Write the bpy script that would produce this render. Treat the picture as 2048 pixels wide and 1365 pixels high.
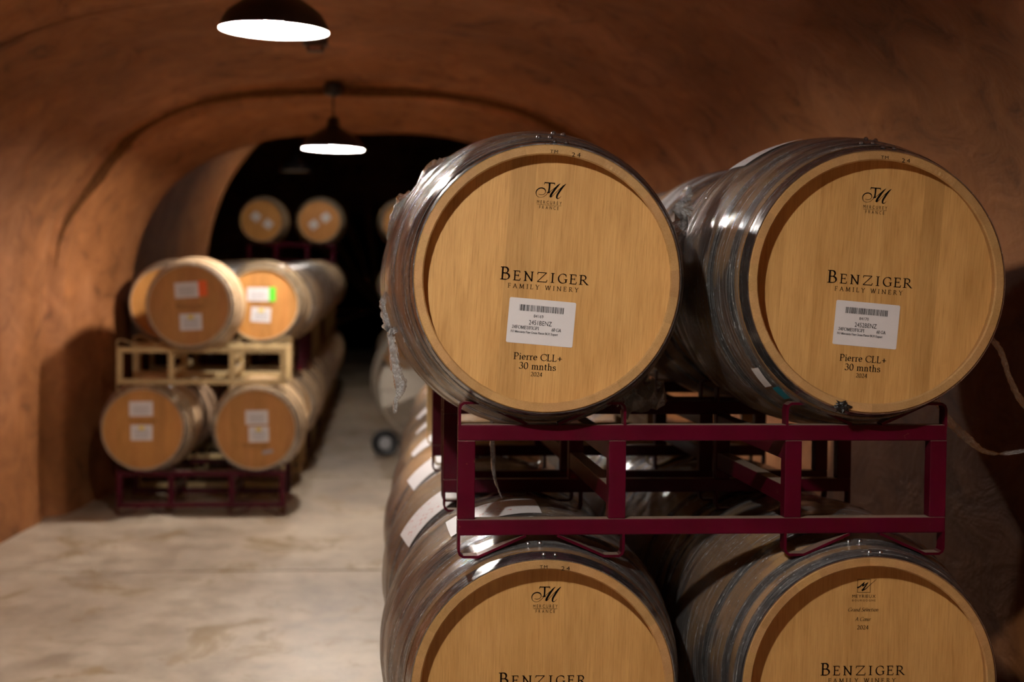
import bpy, bmesh, math, random
from mathutils import Vector, Matrix, noise
random.seed(7)
PI = math.pi
scene = bpy.context.scene
for o in list(bpy.data.objects): bpy.data.objects.remove(o)
COL = scene.collection

# ------------------------------------------------------------------ camera
EYE = Vector((0, 0, 1.482))
YAW, PITCH, ROLL = 0.0923, 0.0378, 0.0095
fw = Vector((math.sin(YAW) * math.cos(PITCH), math.cos(YAW) * math.cos(PITCH), -math.sin(PITCH)))
rt = Vector((math.cos(YAW), -math.sin(YAW), 0)); up = rt.cross(fw)
r2 = rt * math.cos(ROLL) + up * math.sin(ROLL); u2 = up * math.cos(ROLL) - rt * math.sin(ROLL)
cam_data = bpy.data.cameras.new('camera'); cam = bpy.data.objects.new('camera', cam_data); COL.objects.link(cam)
m = Matrix.Identity(4)
for i in range(3):
    m[i][0], m[i][1], m[i][2], m[i][3] = r2[i], u2[i], -fw[i], EYE[i]
cam.matrix_world = m
cam_data.sensor_width = 36; cam_data.sensor_fit = 'HORIZONTAL'; cam_data.lens = 3000 / 2048 * 36
cam_data.clip_start = 0.05; cam_data.clip_end = 100
cam_data.dof.use_dof = True; cam_data.dof.focus_distance = 3.22; cam_data.dof.aperture_fstop = 2.8
scene.camera = cam
# ------------------------------------------------------------------ world, exposure
w = bpy.data.worlds.new('cave_dark'); scene.world = w; w.use_nodes = True
w.node_tree.nodes['Background'].inputs[0].default_value = (0, 0, 0, 1)
w.node_tree.nodes['Background'].inputs[1].default_value = 0
vs = scene.view_settings
vs.view_transform = 'Standard'; vs.look = 'None'; vs.gamma = 1; vs.use_curve_mapping = False
vs.exposure = 1.2
BULB = 1050.0          # radiance of each lamp's bulb
BULB_COL = (1.0, 0.93, 0.85)
# lamps along the vault: rim centre
LAMP_GAIN = [1.0, 1.0, 1.2]
LAMPS = [(-0.43, 1.25, 2.40, 0.5), (-0.366, 5.55, 2.395, 1.2), (-0.268, 9.85, 2.347, 0.6)]

# ------------------------------------------------------------------ helpers
class MB:
    def __init__(s): s.v = []; s.f = []; s.uv = None; s.mi = []
    def add(s, vs, fs):
        b = len(s.v); s.v += [tuple(p) for p in vs]; s.f += [tuple(b + i for i in f) for f in fs]; return s
    def box(s, x0, x1, y0, y1, z0, z1, bev=0.0):
        if bev <= 0:
            v = [(x, y, z) for z in (z0, z1) for y in (y0, y1) for x in (x0, x1)]
            return s.add(v, [(0, 2, 3, 1), (4, 5, 7, 6), (0, 1, 5, 4), (2, 6, 7, 3), (0, 4, 6, 2), (1, 3, 7, 5)])
        bm = bmesh.new(); bmesh.ops.create_cube(bm, size=1)
        for v in bm.verts:
            v.co = ((x0 + x1) / 2 + v.co.x * (x1 - x0), (y0 + y1) / 2 + v.co.y * (y1 - y0), (z0 + z1) / 2 + v.co.z * (z1 - z0))
        bmesh.ops.bevel(bm, geom=bm.edges[:], offset=bev, segments=2, affect='EDGES', profile=0.5)
        bm.verts.index_update()
        s.add([v.co[:] for v in bm.verts], [[v.index for v in f.verts] for f in bm.faces]); bm.free(); return s
    def tube(s, pts, r, n=8, cap=True):
        pts = [Vector(p) for p in pts]; b = len(s.v); k = len(pts)
        ref = Vector((0, 0, 1))
        for i, p in enumerate(pts):
            t = (pts[min(i + 1, k - 1)] - pts[max(i - 1, 0)]).normalized()
            a = t.cross(ref)
            if a.length < 1e-3: a = t.cross(Vector((1, 0, 0)))
            a.normalize(); c = t.cross(a).normalized()
            rr = r[i] if isinstance(r, (list, tuple)) else r
            for j in range(n):
                q = p + (a * math.cos(2 * PI * j / n) + c * math.sin(2 * PI * j / n)) * rr
                s.v.append(tuple(q))
        for i in range(k - 1):
            for j in range(n):
                j2 = (j + 1) % n
                s.f.append((b + i * n + j, b + i * n + j2, b + (i + 1) * n + j2, b + (i + 1) * n + j))
        if cap:
            s.f.append(tuple(b + j for j in reversed(range(n)))); s.f.append(tuple(b + (k - 1) * n + j for j in range(n)))
        return s
    def lathe(s, prof, n=48, axis='z', closed=False):
        """prof: list of (radius, height) ; axis 'z' or 'y'"""
        b = len(s.v); k = len(prof)
        for (r, h) in prof:
            for j in range(n):
                a = 2 * PI * j / n
                s.v.append((r * math.cos(a), r * math.sin(a), h) if axis == 'z' else (r * math.sin(a), h, r * math.cos(a)))
        rng = range(k) if closed else range(k - 1)
        for i in rng:
            i2 = (i + 1) % k
            for j in range(n):
                j2 = (j + 1) % n
                q = (b + i * n + j, b + i * n + j2, b + i2 * n + j2, b + i2 * n + j)
                s.f.append(q)
        return s
    def mesh(s, name, smooth=False, angle=None):
        me = bpy.data.meshes.new(name); me.from_pydata(s.v, [], s.f); 
        bm = bmesh.new(); bm.from_mesh(me); bmesh.ops.recalc_face_normals(bm, faces=bm.faces[:]); bm.to_mesh(me); bm.free()
        if smooth:
            for p in me.polygons: p.use_smooth = True
            if angle:
                try: me.set_sharp_from_angle(angle=math.radians(angle))
                except Exception: pass
        me.update(); return me
    def build(s, name, mat, parent=None, smooth=False, angle=35):
        return link(name, s.mesh(name, smooth, angle), mat, parent)

def link(name, me, mat, parent=None):
    if mat is not None and not me.materials: me.materials.append(mat)
    o = bpy.data.objects.new(name, me); COL.objects.link(o)
    if parent is not None: o.parent = parent
    return o
def empty(name, loc, rz=0, label=None, cat=None, group=None):
    o = bpy.data.objects.new(name, None); COL.objects.link(o); o.empty_display_size = 0.1
    o.location = loc; o.rotation_euler = (0, 0, rz); tag(o, label, cat, group); return o
def tag(o, label=None, cat=None, group=None, kind=None):
    if label: o['label'] = label
    if cat: o['category'] = cat
    if group: o['group'] = group
    if kind: o['kind'] = kind
    return o
def copy_tree(o, parent=None):
    c = o.copy(); COL.objects.link(c); c.parent = parent
    for ch in o.children: copy_tree(ch, c)
    return c

# ------------------------------------------------------------------ materials
def nt(name):
    mt = bpy.data.materials.new(name); mt.use_nodes = True
    t = mt.node_tree; return mt, t, t.nodes['Principled BSDF']
def N(t, typ, **kw):
    n = t.nodes.new(typ)
    for k, v in kw.items():
        if k in n.inputs: n.inputs[k].default_value = v
        else: setattr(n, k, v)
    return n
def ramp(t, fac, stops, interp='LINEAR'):
    r = t.nodes.new('ShaderNodeValToRGB'); r.color_ramp.interpolation = interp
    e = r.color_ramp.elements
    while len(e) > 1: e.remove(e[-1])
    e[0].position, e[0].color = stops[0][0], (*stops[0][1], 1)
    for p, c in stops[1:]:
        q = e.new(p); q.color = (*c, 1)
    t.links.new(fac, r.inputs[0]); return r
def mapped(t, scale, coord='Object', rand=False):
    tc = t.nodes.new('ShaderNodeTexCoord'); mp = t.nodes.new('ShaderNodeMapping')
    mp.inputs['Scale'].default_value = scale
    t.links.new(tc.outputs[coord], mp.inputs[0])
    if rand:
        oi = t.nodes.new('ShaderNodeObjectInfo'); ml = N(t, 'ShaderNodeMath', operation='MULTIPLY'); ml.inputs[1].default_value = 37.0
        t.links.new(oi.outputs['Random'], ml.inputs[0])
        cb = t.nodes.new('ShaderNodeCombineXYZ')
        for i in range(3): t.links.new(ml.outputs[0], cb.inputs[i])
        t.links.new(cb.outputs[0], mp.inputs['Location'])
    return mp.outputs[0]
def mixc(t, fac, a, b, mode='MIX'):
    x = t.nodes.new('ShaderNodeMix'); x.data_type = 'RGBA'; x.blend_type = mode
    if isinstance(fac, (int, float)): x.inputs[0].default_value = fac
    else: t.links.new(fac, x.inputs[0])
    for i, c in ((6, a), (7, b)):
        if isinstance(c, tuple): x.inputs[i].default_value = (*c, 1)
        else: t.links.new(c, x.inputs[i])
    return x.outputs[2]
def bump(t, bsdf, h, strength, dist=0.01):
    b = N(t, 'ShaderNodeBump'); b.inputs['Strength'].default_value = strength; b.inputs['Distance'].default_value = dist
    t.links.new(h, b.inputs['Height']); t.links.new(b.outputs[0], bsdf.inputs['Normal']); return b
def simple(name, col, rough=0.5, metal=0.0, spec=0.5, var=0.15):
    mt, t, b = nt(name)
    nz = N(t, 'ShaderNodeTexNoise', Scale=60.0, Detail=3.0)
    t.links.new(mapped(t, (1, 1, 1)), nz.inputs['Vector'])
    d = tuple(c * (1 - var) for c in col); e = tuple(min(1, c * (1 + var * 0.7)) for c in col)
    r = ramp(t, nz.outputs['Fac'], [(0.3, d), (0.7, e)])
    t.links.new(r.outputs[0], b.inputs['Base Color'])
    b.inputs['Roughness'].default_value = rough; b.inputs['Metallic'].default_value = metal
    b.inputs['Specular IOR Level'].default_value = spec
    return mt

def mat_shotcrete():
    mt, t, b = nt('shotcrete')
    co = mapped(t, (1, 1, 1))
    n1 = N(t, 'ShaderNodeTexNoise', Scale=0.9, Detail=6.0, Roughness=0.62); t.links.new(co, n1.inputs['Vector'])
    n2 = N(t, 'ShaderNodeTexNoise', Scale=5.0, Detail=7.0, Roughness=0.65, Distortion=1.2); t.links.new(mapped(t, (1, 0.55, 1)), n2.inputs['Vector'])
    n3 = N(t, 'ShaderNodeTexNoise', Scale=45.0, Detail=4.0); t.links.new(co, n3.inputs['Vector'])
    base = ramp(t, n1.outputs['Fac'], [(0.30, (0.205, 0.073, 0.020)), (0.5, (0.30, 0.112, 0.034)), (0.72, (0.42, 0.175, 0.072))])
    st = ramp(t, n2.outputs['Fac'], [(0.28, (0.34, 0.30, 0.27)), (0.44, (0.82, 0.80, 0.78)), (0.58, (1.0, 1.0, 1.0)), (0.74, (1.3, 1.28, 1.26))])
    c = mixc(t, 0.9, base.outputs[0], st.outputs[0], 'MULTIPLY')
    # dark old specks
    v = N(t, 'ShaderNodeTexNoise', Scale=14.0, Detail=5.0, Roughness=0.7); t.links.new(co, v.inputs['Vector'])
    sp = ramp(t, v.outputs['Fac'], [(0.66, (0, 0, 0)), (0.76, (1, 1, 1))])
    c = mixc(t, sp.outputs[0], c, (0.12, 0.055, 0.03))
    t.links.new(c, b.inputs['Base Color'])
    b.inputs['Roughness'].default_value = 0.72; b.inputs['Specular IOR Level'].default_value = 0.25
    ad = N(t, 'ShaderNodeMath', operation='MULTIPLY_ADD'); ad.inputs[1].default_value = 0.12
    t.links.new(n3.outputs['Fac'], ad.inputs[0]); t.links.new(n2.outputs['Fac'], ad.inputs[2])
    bump(t, b, ad.outputs[0], 0.55, 0.03)
    return mt
def mat_concrete():
    mt, t, b = nt('concrete')
    co = mapped(t, (1, 1, 1), 'Object')
    n1 = N(t, 'ShaderNodeTexNoise', Scale=1.3, Detail=6.0, Roughness=0.6); t.links.new(mapped(t, (1, 0.6, 1)), n1.inputs['Vector'])
    n2 = N(t, 'ShaderNodeTexNoise', Scale=6.0, Detail=8.0, Roughness=0.7); t.links.new(mapped(t, (1.0, 0.8, 1)), n2.inputs['Vector'])
    base = ramp(t, n2.outputs['Fac'], [(0.3, (0.33, 0.262, 0.188)), (0.5, (0.47, 0.388, 0.290)), (0.7, (0.58, 0.495, 0.385))])
    gr = ramp(t, n1.outputs['Fac'], [(0.34, (0.60, 0.57, 0.56)), (0.47, (0.88, 0.86, 0.85)), (0.60, (1.06, 1.06, 1.05))])
    c = mixc(t, 0.8, base.outputs[0], gr.outputs[0], 'MULTIPLY')
    # ochre spill stains
    n4 = N(t, 'ShaderNodeTexNoise', Scale=1.9, Detail=5.0, Roughness=0.72, Distortion=0.8); t.links.new(mapped(t, (1.1, 0.8, 1)), n4.inputs['Vector'])
    st = ramp(t, n4.outputs['Fac'], [(0.545, (0, 0, 0)), (0.59, (0.5, 0.5, 0.5)), (0.68, (0.8, 0.8, 0.8))])
    c = mixc(t, st.outputs[0], c, (0.27, 0.175, 0.070))
    n5 = N(t, 'ShaderNodeTexNoise', Scale=22.0, Detail=3.0); t.links.new(co, n5.inputs['Vector'])
    sp = ramp(t, n5.outputs['Fac'], [(0.70, (0, 0, 0)), (0.76, (0.6, 0.6, 0.6))])
    c = mixc(t, sp.outputs[0], c, (0.22, 0.14, 0.07))
    t.links.new(c, b.inputs['Base Color'])
    rr = ramp(t, n2.outputs['Fac'], [(0.3, (0.38, 0.38, 0.38)), (0.7, (0.58, 0.58, 0.58))])
    t.links.new(rr.outputs[0], b.inputs['Roughness'])
    b.inputs['Specular IOR Level'].default_value = 0.35
    bump(t, b, n2.outputs['Fac'], 0.08, 0.01)
    return mt
def mat_wood(name, stretch, cols, rough=0.5, seed_rand=True):
    mt, t, b = nt(name)
    fine = tuple(s for s in stretch)
    n1 = N(t, 'ShaderNodeTexNoise', Scale=16.0, Detail=8.0, Roughness=0.66, Distortion=0.12); t.links.new(mapped(t, fine, rand=seed_rand), n1.inputs['Vector'])
    coarse = tuple((1.4 if s < 1 else s * 0.28) for s in stretch)
    n2 = N(t, 'ShaderNodeTexNoise', Scale=3.2, Detail=4.0, Roughness=0.55, Distortion=0.6); t.links.new(mapped(t, coarse, rand=seed_rand), n2.inputs['Vector'])
    g = ramp(t, n1.outputs['Fac'], [(0.25, cols[0]), (0.48, cols[1]), (0.75, cols[2])])
    s2 = ramp(t, n2.outputs['Fac'], [(0.25, (0.80, 0.76, 0.70)), (0.55, (1.0, 1.0, 1.0)), (0.8, (1.10, 1.12, 1.12))])
    c = mixc(t, 0.85, g.outputs[0], s2.outputs[0], 'MULTIPLY')
    oi = t.nodes.new('ShaderNodeObjectInfo')
    c = mixc(t, 1.0, c, oi.outputs['Color'], 'MULTIPLY')
    t.links.new(c, b.inputs['Base Color'])
    b.inputs['Roughness'].default_value = rough; b.inputs['Specular IOR Level'].default_value = 0.3
    bump(t, b, n1.outputs['Fac'], 0.06, 0.004)
    return mt
def mat_steel():
    mt, t, b = nt('galvanised_steel')
    n = N(t, 'ShaderNodeTexNoise', Scale=20.0, Detail=5.0, Roughness=0.6); t.links.new(mapped(t, (1, 6, 1), rand=True), n.inputs['Vector'])
    c = ramp(t, n.outputs['Fac'], [(0.3, (0.30, 0.30, 0.31)), (0.7, (0.52, 0.52, 0.54))])
    t.links.new(c.outputs[0], b.inputs['Base Color'])
    r = ramp(t, n.outputs['Fac'], [(0.3, (0.17, 0.17, 0.17)), (0.7, (0.32, 0.32, 0.32))])
    t.links.new(r.outputs[0], b.inputs['Roughness']); b.inputs['Metallic'].default_value = 0.95
    return mt
def mat_film(name='stretch_film', haze=0.10, stretch=(3.5, 90.0, 1.0), bs=0.9, ior=1.46):
    mt, t, b = nt(name); t.nodes.remove(b)
    out = t.nodes['Material Output']
    co = mapped(t, stretch, 'UV', rand=True)
    n = N(t, 'ShaderNodeTexNoise', Scale=1.6, Detail=6.0, Roughness=0.68, Distortion=0.9); t.links.new(co, n.inputs['Vector'])
    n2 = N(t, 'ShaderNodeTexNoise', Scale=7.0, Detail=3.0); t.links.new(mapped(t, (1, 1, 1), 'UV', rand=True), n2.inputs['Vector'])
    ad = N(t, 'ShaderNodeMath', operation='MULTIPLY_ADD'); ad.inputs[1].default_value = 0.35
    t.links.new(n2.outputs['Fac'], ad.inputs[0]); t.links.new(n.outputs['Fac'], ad.inputs[2])
    bp = N(t, 'ShaderNodeBump'); bp.inputs['Strength'].default_value = bs; bp.inputs['Distance'].default_value = 0.007
    t.links.new(ad.outputs[0], bp.inputs['Height'])
    if bs < 1:      # taut in places, wrinkled in others
        n3 = N(t, 'ShaderNodeTexNoise', Scale=9.0, Detail=2.0); t.links.new(mapped(t, (0.6, 1.6, 1), 'UV', rand=True), n3.inputs['Vector'])
        ms = ramp(t, n3.outputs['Fac'], [(0.42, (0.10,) * 3), (0.62, (bs,) * 3)]); t.links.new(ms.outputs[0], bp.inputs['Strength'])
    tr = N(t, 'ShaderNodeBsdfTransparent'); tr.inputs[0].default_value = (0.97, 0.97, 0.97, 1)
    gl = N(t, 'ShaderNodeBsdfGlossy'); gl.inputs['Color'].default_value = (1, 1, 1, 1); gl.inputs['Roughness'].default_value = 0.10
    df = N(t, 'ShaderNodeBsdfDiffuse'); df.inputs['Color'].default_value = (0.85, 0.84, 0.83, 1)
    for s in (gl, df): t.links.new(bp.outputs[0], s.inputs['Normal'])
    fr = N(t, 'ShaderNodeFresnel'); fr.inputs['IOR'].default_value = ior; t.links.new(bp.outputs[0], fr.inputs['Normal'])
    hz = ramp(t, n.outputs['Fac'], [(0.38, (haze * 0.5,) * 3), (0.52, (haze * 1.2,) * 3), (0.60, (min(1, haze * 3.0),) * 3), (0.70, (min(1, haze * 7.0),) * 3)])
    gn = N(t, 'ShaderNodeTexNoise', Scale=150.0, Detail=2.0); t.links.new(mapped(t, (0.45, 1.0, 1), 'UV', rand=True), gn.inputs['Vector'])
    ga = N(t, 'ShaderNodeMath', operation='MULTIPLY'); t.links.new(gn.outputs['Fac'], ga.inputs[0]); t.links.new(n.outputs['Fac'], ga.inputs[1])
    gs = ramp(t, ga.outputs[0], [(0.355, (0, 0, 0)), (0.39, (0.9, 0.9, 0.9))])  # white specks painted into the film as sparkling glints
    mxg = N(t, 'ShaderNodeMath', operation='MAXIMUM'); t.links.new(hz.outputs[0], mxg.inputs[0]); t.links.new(gs.outputs[0], mxg.inputs[1]); hz = mxg
    tl = N(t, 'ShaderNodeBsdfTranslucent'); tl.inputs['Color'].default_value = (0.85, 0.84, 0.83, 1)
    m0 = N(t, 'ShaderNodeMixShader'); m0.inputs[0].default_value = 0.35; t.links.new(df.outputs[0], m0.inputs[1]); t.links.new(tl.outputs[0], m0.inputs[2])
    m1 = N(t, 'ShaderNodeMixShader'); t.links.new(hz.outputs[0], m1.inputs[0]); t.links.new(tr.outputs[0], m1.inputs[1]); t.links.new(m0.outputs[0], m1.inputs[2])
    m2 = N(t, 'ShaderNodeMixShader'); t.links.new(fr.outputs[0], m2.inputs[0]); t.links.new(m1.outputs[0], m2.inputs[1]); t.links.new(gl.outputs[0], m2.inputs[2])
    t.links.new(m2.outputs[0], out.inputs['Surface'])
    return mt
def mat_paint(name, col, dark, dust=(0.30, 0.23, 0.17), rust=0.0):
    mt, t, b = nt(name)
    n = N(t, 'ShaderNodeTexNoise', Scale=9.0, Detail=6.0, Roughness=0.65); t.links.new(mapped(t, (1, 1, 1), rand=True), n.inputs['Vector'])
    c = ramp(t, n.outputs['Fac'], [(0.3, dark), (0.65, col)]).outputs[0]
    # dust lies on faces that point up
    ge = t.nodes.new('ShaderNodeNewGeometry'); sx = t.nodes.new('ShaderNodeSeparateXYZ'); t.links.new(ge.outputs['Normal'], sx.inputs[0])
    dm = ramp(t, sx.outputs['Z'], [(0.75, (0, 0, 0)), (0.97, (0.8, 0.8, 0.8))])
    c = mixc(t, dm.outputs[0], c, dust)
    n2 = N(t, 'ShaderNodeTexNoise', Scale=26.0, Detail=4.0, Roughness=0.7); t.links.new(mapped(t, (1, 1, 1), rand=True), n2.inputs['Vector'])
    rs = ramp(t, n2.outputs['Fac'], [(0.70 - rust, (0, 0, 0)), (0.75 - rust, (0.9, 0.9, 0.9))])
    c = mixc(t, rs.outputs[0], c, (0.16, 0.075, 0.04))
    t.links.new(c, b.inputs['Base Color'])
    b.inputs['Roughness'].default_value = 0.36; b.inputs['Specular IOR Level'].default_value = 0.16
    bump(t, b, n2.outputs['Fac'], 0.08, 0.003)
    return mt
def mat_print_label(name, ink):
    """white shipping label with lines of small unreadable print (flat print)"""
    mt, t, b = nt(name)
    br = N(t, 'ShaderNodeTexBrick'); br.offset = 0.37; br.squash = 1.0
    br.inputs['Scale'].default_value = 1.0; br.inputs['Mortar Size'].default_value = 0.028; br.inputs['Mortar Smooth'].default_value = 0.0
    br.inputs['Brick Width'].default_value = 0.11; br.inputs['Row Height'].default_value = 0.105
    br.inputs['Color1'].default_value = (1, 1, 1, 1); br.inputs['Color2'].default_value = (0.15, 0.15, 0.15, 1); br.inputs['Mortar'].default_value = (0, 0, 0, 1)
    t.links.new(mapped(t, (1, 1, 1), 'UV'), br.inputs['Vector'])
    n = N(t, 'ShaderNodeTexNoise', Scale=34.0, Detail=2.0); t.links.new(mapped(t, (1.3, 0.5, 1), 'UV'), n.inputs['Vector'])
    k = ramp(t, n.outputs['Fac'], [(0.46, (0, 0, 0)), (0.52, (1, 1, 1))])
    mm = mixc(t, 1.0, br.outputs['Color'], k.outputs[0], 'MULTIPLY')
    tc = t.nodes.new('ShaderNodeTexCoord'); sx = t.nodes.new('ShaderNodeSeparateXYZ'); t.links.new(tc.outputs['UV'], sx.inputs[0])
    rows = ramp(t, sx.outputs['Y'], [(0.0, (0, 0, 0)), (0.18, (1, 1, 1)), (0.55, (0, 0, 0)), (0.70, (1, 1, 1)), (0.92, (0, 0, 0))], 'CONSTANT')
    mm = mixc(t, 1.0, mm, rows.outputs[0], 'MULTIPLY')
    sxr = ramp(t, sx.outputs['X'], [(0.0, (0, 0, 0)), (0.10, (1, 1, 1)), (0.88, (0, 0, 0))], 'CONSTANT')
    mm = mixc(t, 1.0, mm, sxr.outputs[0], 'MULTIPLY')
    c = mixc(t, mm, (0.66, 0.63, 0.63), ink)
    t.links.new(c, b.inputs['Base Color']); b.inputs['Roughness'].default_value = 0.55
    return mt

M = {}
M['rock'] = mat_shotcrete(); M['floor'] = mat_concrete()
OAK = [(0.30, 0.155, 0.050), (0.50, 0.285, 0.105), (0.62, 0.385, 0.165)]
M['head'] = mat_wood('oak_head', (26.0, 1.0, 0.9), [(0.40, 0.205, 0.060), (0.56, 0.312, 0.104), (0.64, 0.378, 0.138)], 0.48)
M['stave'] = mat_wood('oak_stave', (24.0, 0.9, 24.0), [(0.36, 0.200, 0.074), (0.44, 0.255, 0.098), (0.52, 0.315, 0.130)], 0.55)
M['oldstave'] = mat_wood('weathered_oak_stave', (24.0, 0.9, 24.0), [(0.34, 0.225, 0.120), (0.52, 0.370, 0.215), (0.66, 0.500, 0.320)], 0.6)
M['oldhead'] = mat_wood('weathered_oak_head', (26.0, 1.0, 0.9), [(0.31, 0.140, 0.034), (0.47, 0.215, 0.056), (0.55, 0.270, 0.078)], 0.5)
M['steel'] = mat_steel(); M['film'] = mat_film(); M['filmtail'] = mat_film('crumpled_film', 0.48, (20.0, 20.0, 1.0), 1.0, 1.6)
M['filmclear'] = mat_film('loose_clear_film', 0.06, (20.0, 20.0, 1.0), 1.0)
M['red'] = mat_paint('oxblood_paint', (0.062, 0.0004, 0.0085), (0.048, 0.0003, 0.0065))
M['tan'] = mat_paint('tan_paint', (0.55, 0.405, 0.205), (0.45, 0.315, 0.145), rust=0.03)
M['paper'] = simple('white_paper', (0.66, 0.63, 0.635), 0.6, var=0.02); M['ink'] = simple('black_ink', (0.004, 0.0035, 0.0035), 0.95, spec=0.0)
M['brownink'] = simple('branded_ink', (0.009, 0.0045, 0.0035), 0.95, spec=0.0)
M['emboss'] = simple('pressed_oak', (0.50, 0.31, 0.13), 0.6)
M['orange'] = simple('orange_sticker', (0.85, 0.13, 0.004), 0.6); M['green'] = simple('green_sticker', (0.10, 0.72, 0.025), 0.6)
M['yellow'] = simple('yellow_print', (0.75, 0.55, 0.05), 0.6); M['greyink'] = simple('grey_print', (0.30, 0.29, 0.30), 0.6)
M['teal'] = simple('teal_tape', (0.01, 0.16, 0.22), 0.5); M['chalk'] = simple('blue_chalk', (0.34, 0.33, 0.36), 0.8)
M['ship'] = mat_print_label('shipping_label_print', (0.48, 0.06, 0.05))
M['lampblack'] = simple('dark_enamel', (0.020, 0.016, 0.016), 0.42); M['enamel'] = simple('white_enamel', (0.80, 0.79, 0.77), 0.35)
M['black'] = simple('black_rubber', (0.012, 0.012, 0.013), 0.6); M['wax'] = simple('black_wax', (0.008, 0.007, 0.007), 0.5)
M['fan'] = simple('cream_fan_steel', (0.46, 0.40, 0.32), 0.4, 0.2); M['grey'] = simple('grey_plastic', (0.30, 0.30, 0.31), 0.5)
M['box'] = simple('dark_box_plastic', (0.07, 0.035, 0.022), 0.5); M['lens'] = simple('pink_lens', (0.42, 0.20, 0.14), 0.3)
M['bung'] = simple('silicone_bung', (0.55, 0.45, 0.36), 0.5); M['jug'] = simple('blue_grey_plastic', (0.20, 0.25, 0.34), 0.35)
for i, g in enumerate(LAMP_GAIN):
    mt, t, b = nt('lit_bulb'); t.nodes.remove(b); e = N(t, 'ShaderNodeEmission'); e.inputs[0].default_value = (*BULB_COL, 1); e.inputs[1].default_value = BULB * g
    t.links.new(e.outputs[0], t.nodes['Material Output'].inputs[0]); M['bulb%d' % i] = mt
mt, t, b = nt('dim_fill_bulb'); t.nodes.remove(b); e = N(t, 'ShaderNodeEmission'); e.inputs[0].default_value = (*BULB_COL, 1); e.inputs[1].default_value = BULB * 0.30
t.links.new(e.outputs[0], t.nodes['Material Output'].inputs[0]); M['fillbulb'] = mt
M['deadbulb'] = simple('unlit_bulb', (0.5, 0.5, 0.5), 0.3)

# ------------------------------------------------------------------ the setting
def zf(y): return -0.008 * (min(y, 12.06) - 3.2) + 0.018 * max(0.0, y - 12.06)          # the floor drains away, then climbs beyond the arch
def profile(w, z0, h, n, zb=-0.4, k=64, kw=10):
    pts = []
    for i in range(kw): pts.append((-w, zb + (z0 - zb) * i / kw))
    for i in range(k + 1):
        a = PI - PI * i / k; c, s = math.cos(a), math.sin(a)
        pts.append((math.copysign(abs(c) ** (2 / n), c) * w, z0 + h * max(0, s) ** (2 / n)))
    for i in range(kw): pts.append((w, z0 + (zb - z0) * (i + 1) / kw))
    return pts
def lerp_keys(keys, y):
    if y <= keys[0][0]: return keys[0][1:]
    for a, b2 in zip(keys, keys[1:]):
        if y <= b2[0]:
            f = (y - a[0]) / (b2[0] - a[0]); return tuple(p + (q - p) * f for p, q in zip(a[1:], b2[1:]))
    return keys[-1][1:]
def tunnel_grid(keys, ys, n, amp):
    rows = []
    for y in ys:
        xc, wd, cr = lerp_keys(keys, y)
        row = []
        for (x, z) in profile(wd, 1.2, cr - 1.2, n):
            p = Vector((xc + x, y, z)); nrm = Vector((-x, 0, -(z - 1.0) if z > 1.2 else 0)).normalized()
            d = noise.fractal(p * 0.55, 0.9, 2.0, 3) * amp + noise.noise(p * Vector((1.6, 1.0, 1.6)) if False else Vector((p.x * 1.8, p.y * 1.1, p.z * 1.8))) * amp * 0.35
            d += amp * 0.55 * noise.noise(Vector((p.y * 2.1, z * 0.35 + x * 0.12, 7.7)))
            row.append(p + nrm * d)
        rows.append(row)
    return rows
def grid_obj(name, rows, c0, c1, mat):
    mb = MB(); nc = c1 - c0 + 1
    for r in rows: mb.v += [tuple(p) for p in r[c0:c1 + 1]]
    for i in range(len(rows) - 1):
        for j in range(nc - 1):
            mb.f.append((i * nc + j, (i + 1) * nc + j, (i + 1) * nc + j + 1, i * nc + j + 1))
    me = bpy.data.meshes.new(name); me.from_pydata(mb.v, [], mb.f)
    for p in me.polygons: p.use_smooth = True
    # shared normals, so neighbouring pieces of the shell shade as one surface
    nrm = []
    for i in range(len(rows)):
        for j in range(c0, c1 + 1):
            a = rows[min(i + 1, len(rows) - 1)][j] - rows[max(i - 1, 0)][j]
            b2 = rows[i][min(j + 1, len(rows[i]) - 1)] - rows[i][max(j - 1, 0)]
            v = a.cross(b2); nrm.append(v.normalized() if v.length > 0 else Vector((0, 0, -1)))
    me.update(); me.normals_split_custom_set_from_vertices(nrm)
    o = link(name, me, mat); tag(o, kind='structure'); return o

keys1 = [(-7, -0.45, 2.20, 2.82), (2, -0.34, 2.17, 2.81), (6, -0.22, 2.13, 2.79), (8.6, -0.10, 2.06, 2.775), (9.72, -0.09, 2.00, 2.755),
         (9.80, -0.09, 2.04, 2.79), (9.87, -0.09, 2.03, 2.785), (9.96, -0.08, 1.92, 2.69), (10.6, -0.06, 1.86, 2.66), (11.5, -0.03, 1.80, 2.615)]
ys1 = sorted(set([-7 + 0.14 * i for i in range(int(16.6 / 0.14))] + [9.6 + 0.05 * i for i in range(39)] + [11.5]))
rows1 = tunnel_grid(keys1, ys1, 2.5, 0.035)
nc = len(rows1[0]); A, B = 17, nc - 18
grid_obj('wall_left', rows1, 0, A, M['rock']); grid_obj('ceiling', rows1, A, B, M['rock']); grid_obj('wall_right', rows1, B, nc - 1, M['rock'])
keys2 = [(11.5, 0.02, 2.20, 3.75), (18, 0.10, 2.10, 3.70)]
ys2 = [11.5 + 6.5 * i / 40 for i in range(41)]
rows2 = tunnel_grid(keys2, ys2, 2.2, 0.03)
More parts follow.
